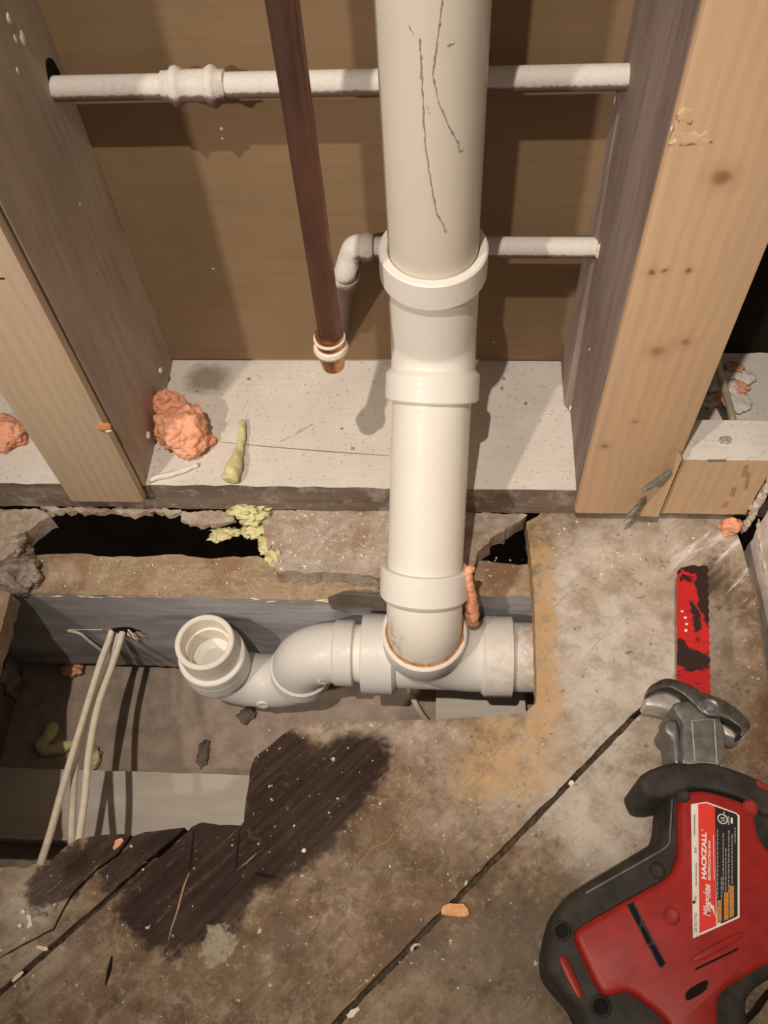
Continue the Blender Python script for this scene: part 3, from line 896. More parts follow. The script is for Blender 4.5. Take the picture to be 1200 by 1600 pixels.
# ================================================================== PVC DRAIN
dr = thing('drain_stack', 'cream plastic drain stack with offset elbows, tee and open trap arm', 'drain pipe', (.243, -.24, -.15))
R = .03015
UPX, UPY = .2475, -.0895
lathe('upper_pipe', (UPX, UPY, .190), (0, 0, 1), [(0, R), (1.2, R)], 'pvc_up', dr, 64)
def hub(name, org, d, L, ro, ri, mat, bev=.0012, collar=True, parent=None, rim=None):
    pr = [(0, ri), (0, ro - .004), (.004, ro), (L - bev, ro), (L, ro - bev), (L, ri + .0006), (L - .0008, ri), (L - .012, ri)]
    return lathe(name, org, d, pr, mat, parent or dr, 64, 35, closed=True)
# upper 45-degree elbow
zb = .124
d45 = Vector((-.03, -.7071, -.7071)).normalized()
e1 = arc((UPX, UPY - .040, zb + .040 * math.tan(math.radians(22.5))), (0, .040, 0), (0, 0, -.040), math.radians(45), 10)
pj = Vector((UPX, UPY, zb))
body = [Vector((UPX, UPY, .200))] + e1 + [e1[-1] + d45 * .012]
eb = sweep('upper_elbow', body, R + .0018, 'pvc', dr, 64, 60)
hub('elbow_hub', (UPX, UPY, .192), (0, 0, 1), .0255, .0368, R + .0004, 'pvc', parent=eb)
h2 = e1[-1] + d45 * .002
lathe('elbow_hub', h2, d45, [(0, R + .001), (.0006, R + .0022), (.004, .0358), (.0230, .0358), (.0242, .0346), (.0242, R + .0004), (.014, R + .0004)], 'pvc', eb, 64, 35, closed=True)
# middle pipe
ax0 = h2
LT = Vector((.2425, -.2475, 0))
tlen = (LT.y - ax0.y) / d45.y
pmid_end = ax0 + d45 * tlen
lathe('middle_pipe', ax0, d45, [(.01, R), (tlen - .022, R)], 'pvc_mid', dr, 64)
# lower elbow: hub on the slope, spigot straight down into the tee
rb = .046
k = rb * math.tan(math.radians(22.5))
start = pmid_end - d45 * k
hz = lathe('elbow_hub', start - d45 * .0285, d45, [(0, R + .0004), (0, .0343), (.0012, .0355), (.024, .0355), (.028, .0325), (.0290, R), (.012, R + .0004)], 'pvc', dr, 64, 35, closed=True)
cx = Vector((LT.x, LT.y, pmid_end.z - k))
e2 = []
for i in range(11):
    a = math.radians(45 * i / 10)
    c0 = cx + Vector((0, rb, 0))
    e2.append(c0 + Vector((0, -rb * math.cos(math.radians(45) - a), rb * math.sin(math.radians(45) - a))))
for pt in e2: pt.x = LT.x
sweep('lower_elbow', [start - d45 * .006] + e2 + [Vector((LT.x, LT.y, -.095))], R + .0006, 'pvc_low', dr, 64, 60)
# sanitary tee
TZ = -.1035
tee = lathe('tee_run', (.196, LT.y, TZ), (1, 0, 0), [(0, .030), (.114, .030)], 'pvc_grey', dr, 64)
def rim_hub(name, org, d, L, ro, ri, mat):
    return lathe(name, org, d, [(0, ri), (0, ro - .001), (.001, ro), (L - .003, ro), (L, ro - .0035), (L, ri)], mat, dr, 64, 35, closed=True)
rim_hub('tee_hub', (.1875, LT.y, TZ), (1, 0, 0), .0300, .0352, .026, 'pvc_grey')
rim_hub('tee_hub', (.3185, LT.y, TZ), (-1, 0, 0), .0270, .0352, .026, 'pvc_grey')
# swept branch: flared from the run up to the hub
br = [Vector((LT.x, LT.y, TZ + .050))] + arc((LT.x + .046, LT.y, TZ + .044), (-.046, 0, 0), (0, 0, -.044), math.radians(90), 16) + [Vector((LT.x + .056, LT.y, TZ))]
sweep('tee_branch', br, [.0330 - .0022 * i / 18 for i in range(len(br))], 'pvc_grey', dr, 64, 60)
lathe('tee_hub', (LT.x, LT.y, TZ + .024), (0, 0, 1), [(0, .029), (.002, .0335), (.006, .0357), (.0265, .0357), (.0280, .0342), (.0280, R + .0012), (.014, R + .001)], 'pvc', dr, 64, 35, closed=True)
# rust slime where the pipe enters the tee
pts = [Vector((LT.x + math.cos(a) * (R + .0018), LT.y + math.sin(a) * (R + .0018), TZ + .0522)) for a in [math.radians(170 + 200 * i / 60) for i in range(61)]]
sweep('rust_ring', pts, [.0006 + .0011 * abs(noise.noise(p_ * 140)) for p_ in pts], 'rust', dr, 8)
# outlet to the right, below the boards
lathe('outlet_pipe', (.305, LT.y, TZ), (1, 0, 0), [(0, R), (.30, R)], 'pvc_grey', dr, 48)
# reducer and trap arm to the left
r15 = .0241
lathe('reducer_nipple', (.1770, LT.y, TZ), (1, 0, 0), [(0, .0255), (.0130, .0255)], 'pvc_mid', dr, 48)
EX = .1800
rim_hub('trap_elbow_hub', (EX, LT.y, TZ), (-1, 0, 0), .0190, .0292, .020, 'pvc_grey')
bendr = .034
bc = Vector((EX - .017, LT.y, TZ - bendr))
turn = math.radians(84)
bp = [Vector((EX - .006, LT.y, TZ))] + arc(bc, (0, 0, bendr), (-bendr, -.002, 0), turn, 16)
sweep('trap_elbow', bp, .0268, 'pvc_grey', dr, 56, 60)
dend = (bp[-1] - bp[-2]).normalized()
he = bp[-1]
rim2 = lathe('trap_elbow_hub', he - dend * .002, dend, [(0, .022), (0, .0262), (.003, .0288), (.0185, .0288), (.0195, .0280), (.0195, .0235), (.006, .0235)], 'pvc', dr, 56, 35, closed=True)
# return bend
OPEN = (.0495, -.2485, -.0840)
ue = he + dend * .010
OX, OY, OZ = OPEN
ur = (ue.x - OX) / 2
ubot = []
mid = Vector(((ue.x + OX) / 2, (ue.y + OY) / 2, -.142))
n = 22
for i in range(n + 1):
    a = math.pi * i / n
    ubot.append(Vector((mid.x + ur * math.cos(a), ue.y + (OY - ue.y) * i / n, mid.z - ur * .80 * math.sin(a))))
sweep('return_bend', [he, ue] + ubot[1:] + [Vector((OX, OY, -.124))], r15 + .0012, 'pvc_grey', dr, 56, 60)
lathe('adapter_hub', (OX, OY, -.143), (0, 0, 1), [(0, .0255), (.001, .0290), (.0035, .0305), (.0180, .0305), (.0184, .0300), (.0188, .0305), (.0300, .0305), (.0312, .0296), (.0312, .0240), (.010, .0240)], 'pvc', dr, 64, 30, closed=True)
lathe('adapter_bushing', (OX, OY, OZ - .022), (0, 0, 1), [(-.010, .0262), (.0220, .0262), (.0232, .0250), (.0232, .0222), (.0222, .0212), (.0060, .0208), (.0050, .0190), (-.004, .0185), (-.012, .0185)], 'primer', dr, 64, 30, closed=True)
lathe('inner_tube', (OX, OY, -.148), (0, 0, 1), [(.022, .0), (.0235, .010), (.0275, .0192), (.034, .0200), (.034, .0225), (.0, .0225)], 'pvc', dr, 48, 30)
# moulded size bosses
def boss(c, r, nrm):
    lathe('moulded_boss', c, nrm, [(-.002, r), (.0008, r), (.0014, r * .8), (.0012, r * .6), (.0008, r * .3)], 'pvc', dr, 24)
bm_ = ubot[n // 2]
nb_ = Vector((.05, -.93, .10)).normalized()
boss(bm_ + nb_ * (r15 + .0010), .0060, nb_)
nb_ = Vector((.35, -.90, .15)).normalized()
boss(bp[7] + nb_ * .0266, .0060, nb_)
# scuffs and dirt on the upper pipe
def scuff(uv, w):
    P = [on_cyl(u, v, UPX, UPY, R + .00025) for (u, v) in uv]
    P2 = []
    for i in range(len(P) - 1):
        for k_ in range(5): P2.append(P[i].lerp(P[i + 1], k_ / 5))
    P2.append(P[-1])
    P2 = [q_ + noise.noise_vector(q_ * 350) * .0006 for q_ in P2]
    P2 = [Vector((UPX, UPY, q_.z)) + (Vector((q_.x - UPX, q_.y - UPY, 0))).normalized() * (R + .0001) for q_ in P2]
    sweep('dirt_scuff', P2, [w * (.25 + 1.1 * abs(noise.noise(q_ * 300 + Vector((2, 2, 2))))) for q_ in P2], 'mark', dr, 6)
scuff([(691, 0), (688, 25), (684, 55), (680, 90), (676, 115), (682, 145), (687, 165), (697, 188), (706, 208), (715, 222), (717, 235), (723, 234)], .0008)
scuff([(656, 60), (657, 95), (659, 120), (661, 150), (661, 190), (664, 225), (670, 265), (676, 300), (682, 335), (690, 347), (696, 362)], .0009)
scuff([(640, 40), (643, 48), (646, 54)], .0007)
scuff([(698, 69), (705, 70), (710, 66)], .0009)
scuff([(666, 165), (673, 178)], .0004)

# ================================================================== SMALL PIPES
cp = thing('copper_pipe', 'tarnished brown copper riser ending in a capped fitting', 'pipe', (.179, -.14, .158))
lathe('riser', (.1795, -.14, .180), (0, 0, 1), [(0, .0080), (1.1, .0080)], 'copper', cp, 40)
lathe('end_cap', (.1785, -.14, .1545), (0, 0, 1), [(0, .0), (.0004, .0060), (.002, .0078), (.012, .0092), (.022, .0096), (.034, .0096), (.034, .0078)], 'copper_new', cp, 40)
lathe('fitting_ring', (.1785, -.14, .1745), (0, 0, 1), [(-.003, .0095), (-.002, .0112), (.0005, .0120), (.003, .0112), (.004, .0098), (.004, .0085)], 'solder', cp, 40)
lathe('fitting_ring', (.1785, -.14, .1835), (0, 0, 1), [(-.001, .0080), (.0, .0106), (.0016, .0108), (.002, .0100), (.002, .0080)], 'solder', cp, 40)

PY = -.023
def wall_pipe(u0, v0, u1, v1, y, x0, x1):
    a, b_ = AY(u0, v0, y), AY(u1, v1, y)
    dirn = (b_ - a) / (b_.x - a.x)
    return a + dirn * (x0 - a.x), a + dirn * (x1 - a.x)
hpth = thing('water_pipe', 'upper white-painted water pipe with a lumpy coupling crossing behind the drain', 'pipe', (.18, PY, .29), 'white water pipes')
a, b_ = wall_pipe(130, 138, 940, 121, PY, -.05, .42)
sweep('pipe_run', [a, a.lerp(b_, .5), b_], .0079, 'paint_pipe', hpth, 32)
dx = (b_ - a).normalized()
ca = AY(252, 134, PY); cb = AY(354, 134, PY)
L = (cb - ca).length
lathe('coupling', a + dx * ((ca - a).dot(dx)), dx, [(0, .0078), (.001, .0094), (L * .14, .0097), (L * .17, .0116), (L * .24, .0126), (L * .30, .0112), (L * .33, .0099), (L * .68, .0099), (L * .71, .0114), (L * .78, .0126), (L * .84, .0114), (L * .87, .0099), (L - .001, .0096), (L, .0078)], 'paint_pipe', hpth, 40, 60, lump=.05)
for (u, v, r) in ((279, 164, .0016), (338, 164, .0014), (310, 160, .0012)):
    q = AY(u, v - 4, PY - .004)
    lathe('paint_drip', q + Vector((0, 0, .004)), (0, 0, -1), [(0, r * 1.6), (.003, r), (.006, r * .4), (.0075, 0)], 'paint_pipe', hpth, 10)
wp2 = thing('water_pipe', 'lower white-painted water pipe with an elbow turning down beside the copper', 'pipe', (.28, -.03, .165), 'white water pipes')
a, b_ = wall_pipe(590, 386, 905, 387, -.030, .200, .42)
el = AY(541, 428, -.034)
lp = AY(531, 520, -.004)
dn = (lp - el).normalized()
corner = spline([a, Vector((a.x - .012, a.y, a.z - .0005)), AY(548, 402, -.031), el - dn * .002, el + dn * .010], 10)
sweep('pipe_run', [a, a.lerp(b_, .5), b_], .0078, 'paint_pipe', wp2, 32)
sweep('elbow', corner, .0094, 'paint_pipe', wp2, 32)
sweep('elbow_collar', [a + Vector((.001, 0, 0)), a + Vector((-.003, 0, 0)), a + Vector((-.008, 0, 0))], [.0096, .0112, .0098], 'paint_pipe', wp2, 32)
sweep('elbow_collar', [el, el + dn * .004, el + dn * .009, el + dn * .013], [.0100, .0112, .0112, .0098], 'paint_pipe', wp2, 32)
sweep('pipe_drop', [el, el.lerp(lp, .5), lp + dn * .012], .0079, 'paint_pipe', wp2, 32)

# cables
cb_lab = [('left cream cable dropping from the joist hole to the far left', [(174, 988, -.140), (157, 1035, -.134), (131, 1120, -.122), (101, 1220, -.108), (79, 1300, -.098), (63, 1350, -.094), (45, 1410, -.090)]),
          ('middle cream cable dropping from the joist hole, between its two neighbours', [(184, 992, -.148), (163, 1045, -.152), (138, 1110, -.140), (119, 1190, -.126), (113, 1270, -.114), (112, 1320, -.108), (110, 1390, -.104)]),
          ('right cream cable dropping from the joist hole, nearest the open trap', [(192, 986, -.138), (175, 1040, -.132), (154, 1100, -.120), (140, 1170, -.107), (132, 1250, -.096), (124, 1308, -.090), (116, 1380, -.086)])]
for i, (lab, P) in enumerate(cb_lab):
    pts = [AZ(u, v, z) for (u, v, z) in P]
    pts = [Vector((pts[0].x + .002, pts[0].y + .05, pts[0].z + .004))] + pts
    o = sweep('cable', spline(pts, 8), .0031, 'cable', None, 14)
    tag(o, lab, 'cable', 'cables from the joist hole')
pts = [AY(640, 1075, -.235), AY(647, 1095, -.245), AY(658, 1115, -.26), AY(672, 1135, -.28), AY(690, 1170, -.31)]
o = sweep('cable', spline([pts[0] + Vector((-.002, .04, .02))] + pts, 8), .0030, 'cable', None, 12)
tag(o, 'short white cable curving down under the tee fitting', 'cable')
pts = [Vector((.478, -.055, .10)), AY(1119, 562, -.062), AY(1131, 605, -.070), AY(1143, 650, -.085), AY(1146, 668, -.095)]
o = sweep('cable', spline([AY(1112, 520, -.058), AY(1119, 562, -.062), AY(1131, 605, -.070), AY(1143, 648, -.082), AY(1147, 680, -.100)], 8), .0032, 'cable_dim', None, 14)
tag(o, 'dull grey-green cable dropping behind the right pine block', 'cable')

# ================================================================== FOAM
def resting(name, label, cat, u, v, z, rad, mat, seed, sub=5, **kw):
    c = AZ(u, v, z)
    o = blob(name, c + Vector((0, 0, rad[2] * .5)), rad, mat, None, sub, seed=seed, flat_z=z + .0004, **kw)
    tag(o, label, cat)
    return o
of = thing('foam_lump', 'large orange foam lump on the plate against the left stud', 'foam', tuple(AZ(285, 690, 0)))
def fl(u, v, z, rad, seed, parent, mat='orange', amp=.24, lumps=.20, lscale=12, sub=5):
    c = AZ(u, v, z)
    blob('foam_lobe', c, rad, mat, parent, sub, amp, 3.4, lumps, lscale, seed, flat_z=.0006)
fl(284, 672, .016, (.0225, .021, .019), 1.3, of)
fl(266, 635, .016, (.0145, .012, .017), 2.1, of)
fl(296, 690, .009, (.016, .017, .010), 3.3, of)
fl(325, 688, .004, (.007, .006, .004), 4.4, of)
of2 = thing('foam_lump', 'orange foam lump at the left edge, behind the left stud', 'foam', tuple(AZ(10, 690, 0)))
fl(2, 676, .010, (.021, .017, .012), 5.2, of2)
fl(28, 686, .004, (.008, .007, .005), 6.3, of2)
fo = thing('foam_drip', 'orange foam finger squeezed out beside the drain above the tee', 'foam', tuple(AY(736, 950, -.228)))
P = [AY(733, 888, -.222), AY(731, 905, -.226), AY(735, 930, -.232), AY(738, 955, -.236), AY(736, 972, -.238)]
sp = spline(P, 6)
sweep('foam_lobe', sp, [.0028 + .0036 * (i / (len(sp) - 1)) ** .8 * (1 if i < len(sp) - 3 else .6) + .0004 * math.sin(i * 1.7) for i in range(len(sp))], 'orange', fo, 16, 180)
blob('foam_lobe', AY(734, 890, -.221), (.004, .003, .005), 'orange', fo, 3, .3, 3, .2, 9, 2.2)
blob('foam_lobe', AY(740, 973, -.238), (.0042, .0036, .003), 'orange', fo, 3, .2, 3, .1, 9, 3.2)
o = blob('foam_lump', AZ(1141, 823, FZ + .006), (.0085, .007, .010), 'orange', None, 4, .35, 3.5, .3, 12, 3.9, flat_z=FZ + .0003)
tag(o, 'small dirty orange foam lump in the corner under the pine block', 'foam')
pm = thing('foam_patch', 'orange and white crusted foam on the plate behind the pine block', 'foam', tuple(AZ(1130, 600, 0)))
for i, (u, v, r, m) in enumerate(((1125, 595, .017, 'white'), (1150, 605, .011, 'orange'), (1118, 622, .010, 'orange'), (1150, 630, .012, 'white'), (1105, 625, .010, 'white'), (1165, 590, .009, 'white'), (1148, 575, .008, 'orange'))):
    c = AZ(u, v, .003)
    blob('foam_lobe', c, (r, r * .8, r * .22), m, pm, 4, .5, 5, .1, 9, i + .9, flat_z=.0006)
o = blob('foam_lump', AZ(830, 1048, CZ + .012) + Vector((-.072, .06, .02)), (.008, .006, .010), 'orange', None, 3, .3, 3, .2, 9, 8.2)
tag(o, 'dim orange foam bit hanging in the hole under the tee fitting', 'foam')

def strand(name, label, cat, uvz, rad, mat):
    pts = spline([AZ(u, v, z) for (u, v, z) in uvz], 6)
    n_ = len(pts)
    rr = []
    for i in range(n_):
        t = i / (n_ - 1) * (len(rad) - 1)
        k_ = min(int(t), len(rad) - 2)
        rr.append(rad[k_] + (rad[k_ + 1] - rad[k_]) * (t - k_))
    rr[0] *= .6; rr[-1] *= .6
    o = sweep(name, pts, rr, mat, None, 14, 180, rfun=lambda i, a: 1 + .10 * math.sin(a * 2 + i * .8))
    tag(o, label, cat)
    return o
strand('foam_strand', 'pale yellow foam strand lying on the white plate', 'foam', [(378, 657, .004), (379, 672, .004), (377, 690, .004), (373, 705, .0045), (368, 722, .006), (362, 740, .007), (358, 752, .006)], [.0026, .0032, .0034, .0040, .0060, .0076, .0070], 'yellow')
strand('caulk_strand', 'thin white caulk strand on the plate below the orange lump', 'caulk', [(232, 750, .0025), (250, 745, .0025), (272, 740, .0025), (292, 733, .0025), (310, 726, .002)], [.0024, .0026, .0024, .0022, .0022], 'white')
yf = thing('foam_chunk', 'ragged pale yellow foam chunk hanging at the edge of the dark gap', 'foam', tuple(AZ(395, 815, FZ)))
for i, (u, v, z, r) in enumerate(((392, 800, .0, (.014, .009, .006)), (382, 797, .004, (.010, .006, .006)), (405, 818, -.010, (.011, .010, .006)), (352, 832, -.018, (.010, .005, .004)), (340, 840, -.022, (.006, .004, .004)), (422, 850, -.006, (.007, .010, .004)), (428, 868, -.004, (.005, .008, .004)), (395, 828, -.018, (.008, .007, .005)))):
    c = AZ(u, v, FZ + z + .003)
    blob('foam_lobe', c, (r[0] * 1.15, r[1] * 1.1, r[2] * .55), 'yellow', yf, 4, .8, 5, .10, 9, i + .5)
o = strand('foam_strand', 'dull yellow foam strand on the board deep in the left of the opening', 'foam', [(84, 1130, CZ + .006), (76, 1150, CZ + .006), (64, 1163, CZ + .006), (72, 1172, CZ + .006), (95, 1168, CZ + .006), (118, 1160, CZ + .006)], [.006, .007, .006, .006, .006, .004], 'yellow')
o = blob('foam_lump', AZ(145, 1185, CZ + .006), (.008, .011, .005), 'yellow', None, 4, .4, 4, .3, 12, 6.1, flat_z=CZ + .0004)
tag(o, 'dull yellow foam lump against the furring strip behind the cables', 'foam')
o = blob('foam_lump', AZ(112, 1047, CZ + .008), (.012, .008, .006), 'orange', None, 4, .4, 4, .3, 12, 7.1, flat_z=CZ + .0004)
tag(o, 'dim orange foam lump deep under the joist face', 'foam')
for i, (u, v, r, lab) in enumerate(((318, 1178, (.006, .013, .003), 'dark crumpled scrap on the ceiling board left of the cut plank'), (385, 1118, (.008, .009, .004), 'dark crumbled scrap on the ceiling board beneath the trap bend'))):
    o = blob('debris_scrap', AZ(u, v, CZ + .002), r, 'joist_old', None, 4, .5, 4, .35, 12, 8.1 + i, flat_z=CZ + .0003)
    tag(o, lab, 'debris')

# ================================================================== SCREWS
def screw(label, tip, head, r=.0027):
    tip, head = Vector(tip), Vector(head)
    d = (tip - head); L_ = d.length
    prof = [(-.004, r * .7)]
    n_ = int(L_ / .0017)
    for i in range(n_):
        t = i / n_
        s_ = 1.0 if t < .74 else max(.12, 1 - (t - .74) / .26)
        prof += [(L_ * t, r * .62 * s_), (L_ * (t + .5 / n_), r * 1.0 * s_), (L_ * (t + .62 / n_), r * .62 * s_)]
    prof.append((L_, 0))
    o = lathe('wood_screw', head, d, prof, 'screw', None, 16, 30)
    tag(o, label, 'screw', 'screws by the pine block')
screw('upper grey-green screw poking out between pine board and block', AY(998, 771, -.176), AY(1051, 736, -.152))
screw('lower dark screw poking out above the floor', AY(975, 815, -.168), AY(1010, 778, -.152), .0030)

# ================================================================== DEBRIS ON THE FLOOR
def chip(name, label, uv, z, thick, mat, cat='wood chip', group=None):
    o = slab(name, rag([AZ(u, v, z + thick) for (u, v) in uv], .002, .0004, uv[0][0]), thick, mat, None, bevel=0)
    tag(o, label, cat, group)
chip('wood_chip', 'orange-tan wood chip lying on the long diagonal gap', [(689, 1424), (692, 1416), (703, 1411), (724, 1412), (731, 1420), (733, 1429), (728, 1432), (705, 1431), (690, 1429)], FZ, .0022, 'chip')
chip('wood_chip', 'small orange chip on the dark plank edge below the cables', [(176, 1325), (180, 1313), (190, 1309), (193, 1313), (186, 1322), (178, 1328)], FZ, .0022, 'chip')
chip('paint_flake', 'largest white paint flake at the left of the floor, by two white crumbs', [(41, 1432), (44, 1428), (48, 1430), (50, 1446), (42, 1451), (44, 1440)], FZ, .0010, 'white', 'flake')
chip('wood_chip', 'pale splinter touching the left diagonal gap, the upper of two', [(56, 1479), (60, 1477), (73, 1479), (75, 1484), (70, 1486), (58, 1482)], FZ, .0016, 'pale_chip')
chip('wood_chip', 'pale splinter in the left diagonal gap, the lower of two', [(18, 1532), (22, 1526), (34, 1517), (37, 1519), (30, 1527), (20, 1535)], FZ, .0016, 'pale_chip')
chip('plaster_flake', 'grey flake lodged in the long diagonal gap near the frame bottom', [(641, 1481), (648, 1474), (655, 1474), (657, 1478), (648, 1486), (642, 1487)], FZ - .002, .002, 'crust', 'flake')
chip('wood_chip', 'tan splinter wedged at the lowest visible end of the diagonal gap', [(541, 1586), (548, 1578), (560, 1573), (562, 1578), (552, 1589), (544, 1591)], FZ - .001, .002, 'pale_chip')
chip('wood_chip', 'tiny pale chip on the diagonal gap halfway to the saw shoe', [(888, 1224), (891, 1219), (896, 1220), (897, 1224), (892, 1228)], FZ - .001, .002, 'pale_chip')
for i, (u, v, lab) in enumerate(((475, 1329, 'single white crumb beside the dark wet stain'), (36, 1424, 'white crumb above and left of the largest white flake'), (31, 1446, 'white crumb level with the bottom of the largest white flake'))):
    o = blob('plaster_crumb', AZ(u, v, FZ + .0008), (.0018, .0016, .0010), 'white', None, 2, .4, 4, .2, 9, i + 4.0)
    tag(o, lab, 'crumb')
# plaster dust and splinter crumbs: too fine to count
bmx = bmesh.new()
def crumb_at(c, r):
    mtx = Matrix.Translation(c) @ Matrix.Rotation(random.uniform(0, 6.28), 4, 'Z') @ Matrix.Diagonal((r * random.uniform(.7, 1.8), r, r * random.uniform(.4, .9), 1))
    bmesh.ops.create_icosphere(bmx, subdivisions=1, radius=1, matrix=mtx)
for i in range(110):
    u, v = random.uniform(0, 1180), random.uniform(1140, 1600)
    if u < 390 and v < 1320: continue
    crumb_at(AZ(u, v, FZ + .0002), random.choice((.0003, .0004, .0004, .0007)))
for i in range(36):
    crumb_at(AZ(random.uniform(850, 1140), random.uniform(815, 900), FZ + .0002), random.uniform(.0005, .0012))
o = from_bm('plaster_dust', bmx, 'pale_chip'); tag(o, 'scattered pale plaster and sawdust crumbs over the floor boards', 'dust', kind='stuff')
bmx = bmesh.new()
for i in range(150):
    u, v = random.uniform(425, 735), random.uniform(800, 890)
    crumb_at(AZ(u, v, FZ + .0003), random.uniform(.0005, .0014))
o = from_bm('grit', bmx, 'crust'); tag(o, 'coarse pale grit on the broken board remnant behind the drain', 'grit', kind='stuff')
bmx = bmesh.new()
for i in range(70):
    u, v = random.uniform(55, 430), random.uniform(872, 930)
    crumb_at(AZ(u, v, JZ + .0006), random.uniform(.0004, .0010))
for i in range(16):
    crumb_at(AZ(random.uniform(745, 825), random.uniform(872, 915), JZ + .0005), random.uniform(.0004, .0012))
o = from_bm('grit', bmx, 'crust'); tag(o, 'fine sandy grit lying along the top of the joist', 'grit', kind='stuff')

# ================================================================== RECIPROCATING SAW
saw = thing('reciprocating_saw', 'red and black cordless reciprocating saw lying on its side on the floor', 'saw', tuple(AZ(1080, 1400, FZ)))
ZT = .029          # top of the red shell
def SP(z, *uv): return [AZ(u, v, z) for (u, v) in uv]
def smooth_poly(pts, it=1):
    for _ in range(it):
        out = []
        for i in range(len(pts)):
            a_, b__ = pts[i], pts[(i + 1) % len(pts)]
            out += [a_.lerp(b__, .22), a_.lerp(b__, .78)]
        pts = out
    return pts
ZR = .017
rub = SP(-.012, (1036, 1240), (1031, 1262), (1028, 1302), (1014, 1328), (960, 1359), (920, 1382), (878, 1409), (862, 1429), (852, 1465), (846, 1500), (850, 1528), (868, 1552), (893, 1578), (906, 1612),
         (930, 1660), (1040, 1700), (1130, 1690), (1160, 1640), (1150, 1605), (1146, 1570), (1160, 1548), (1205, 1522), (1290, 1490), (1310, 1400), (1255, 1345), (1212, 1325), (1197, 1290), (1190, 1245))
rub = [Vector((p_.x, p_.y, ZR)) for p_ in rub]
slab('rubber_grip', smooth_poly(rub, 2), ZR - FZ - .004, 'rubber', saw, bevel=.012, seg=4, smooth=60)
red = SP(ZT, (1062, 1252), (1066, 1239), (1092, 1233), (1120, 1238), (1174, 1257), (1181, 1272), (1184, 1303), (1201, 1330), (1245, 1352), (1290, 1400), (1275, 1478), (1200, 1506), (1154, 1533), (1134, 1545), (1122, 1562),
         (1124, 1612), (1120, 1680), (1060, 1690), (1052, 1606), (1033, 1584), (984, 1546), (954, 1557), (939, 1550), (911, 1491), (898, 1462), (902, 1449), (993, 1398), (1063, 1360))
shell = slab('red_shell', smooth_poly(red, 2), .030, 'saw_red', saw, bevel=.0035, seg=3, smooth=50)
# moulded lines in the rubber
sweep('rubber_seam', spline(SP(ZR + .0002, (1050, 1252), (1047, 1300), (1042, 1322), (1000, 1348), (950, 1376), (915, 1396)), 6), .0007, 'saw_metal', saw, 6)
for (u, v, r, m) in ((877, 1455, .0040, 'dark'), (938, 1573, .0044, 'dark')):
    c = AZ(u, v, ZR)
    sb_ = lathe('screw_boss', c - Vector((0, 0, .004)), (0, 0, 1), [(0, r * 1.5), (.0045, r * 1.5), (.0055, r * 1.25), (.0052, r), (.002, r), (.002, 0)], 'rubber', saw, 24)
    lathe('screw_hole', c - Vector((0, 0, .003)), (0, 0, 1), [(0, r), (.0068, r), (.0068, 0)], 'dark', sb_, 24)
for (u, v, z, r, m) in ((1068, 1244, ZT, .0036, 'rubber'), (1172, 1262, ZT, .0044, 'saw_red_dull'), (1026, 1361, ZR, .0046, 'rubber'), (1048, 1432, ZT, .0046, 'saw_red_dull')):
    c = AZ(u, v, z)
    lathe('screw_boss', c - Vector((0, 0, .003)), (0, 0, 1), [(0, r * 1.15), (.0036, r * 1.15), (.0042, r), (.0034, r * .85), (.003, 0)], m, saw, 24)
# red insert in the rubber tail
slab('tail_insert', smooth_poly(SP(ZR + .0012, (873, 1495), (884, 1491), (910, 1548), (911, 1558), (903, 1562), (876, 1508)), 1), .006, 'saw_red', saw, bevel=.0012)
# cooling slots
slots = [((981, 1414), (989, 1410), (1001, 1437), (1001, 1446), (997, 1446)), ((1000, 1448), (1004, 1446), (1018, 1470), (1016, 1474), (1010, 1474)), ((1016, 1478), (1021, 1475), (1039, 1504), (1036, 1509), (1031, 1510))]
for s_ in slots:
    slab('cooling_slot', SP(ZT + .0003, *s_), .004, 'dark', shell)
slab('slot_frame', SP(ZT + .00015, (979, 1414), (990, 1408), (1040, 1505), (1036, 1512), (1030, 1512)), .004, 'rubber', shell)
slab('moulded_rib', smooth_poly(SP(ZT + .0012, (1080, 1494), (1160, 1452), (1162, 1466), (1088, 1506)), 1), .004, 'saw_red', saw, bevel=.0009)
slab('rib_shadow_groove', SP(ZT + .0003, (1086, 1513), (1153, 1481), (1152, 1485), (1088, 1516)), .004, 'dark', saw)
slab('latch_hole', smooth_poly(SP(ZT + .0004, (1072, 1548), (1101, 1531), (1107, 1533), (1104, 1548), (1076, 1564), (1071, 1562)), 1), .004, 'dark', saw)
# front collar of black rubber
colr = SP(.022, (1000, 1226), (998, 1212), (1022, 1198), (1055, 1189), (1078, 1192), (1105, 1189), (1140, 1198), (1178, 1212), (1215, 1232), (1216, 1270), (1200, 1276), (1180, 1262), (1150, 1244), (1105, 1233), (1075, 1234), (1040, 1247), (1010, 1246))
slab('front_collar', smooth_poly(colr, 2), .056, 'rubber', saw, bevel=.006, seg=3, smooth=60)
slab('collar_patch', smooth_poly(SP(.0232, (1180, 1218), (1202, 1228), (1203, 1236), (1186, 1230)), 1), .003, 'saw_red_dull', saw)
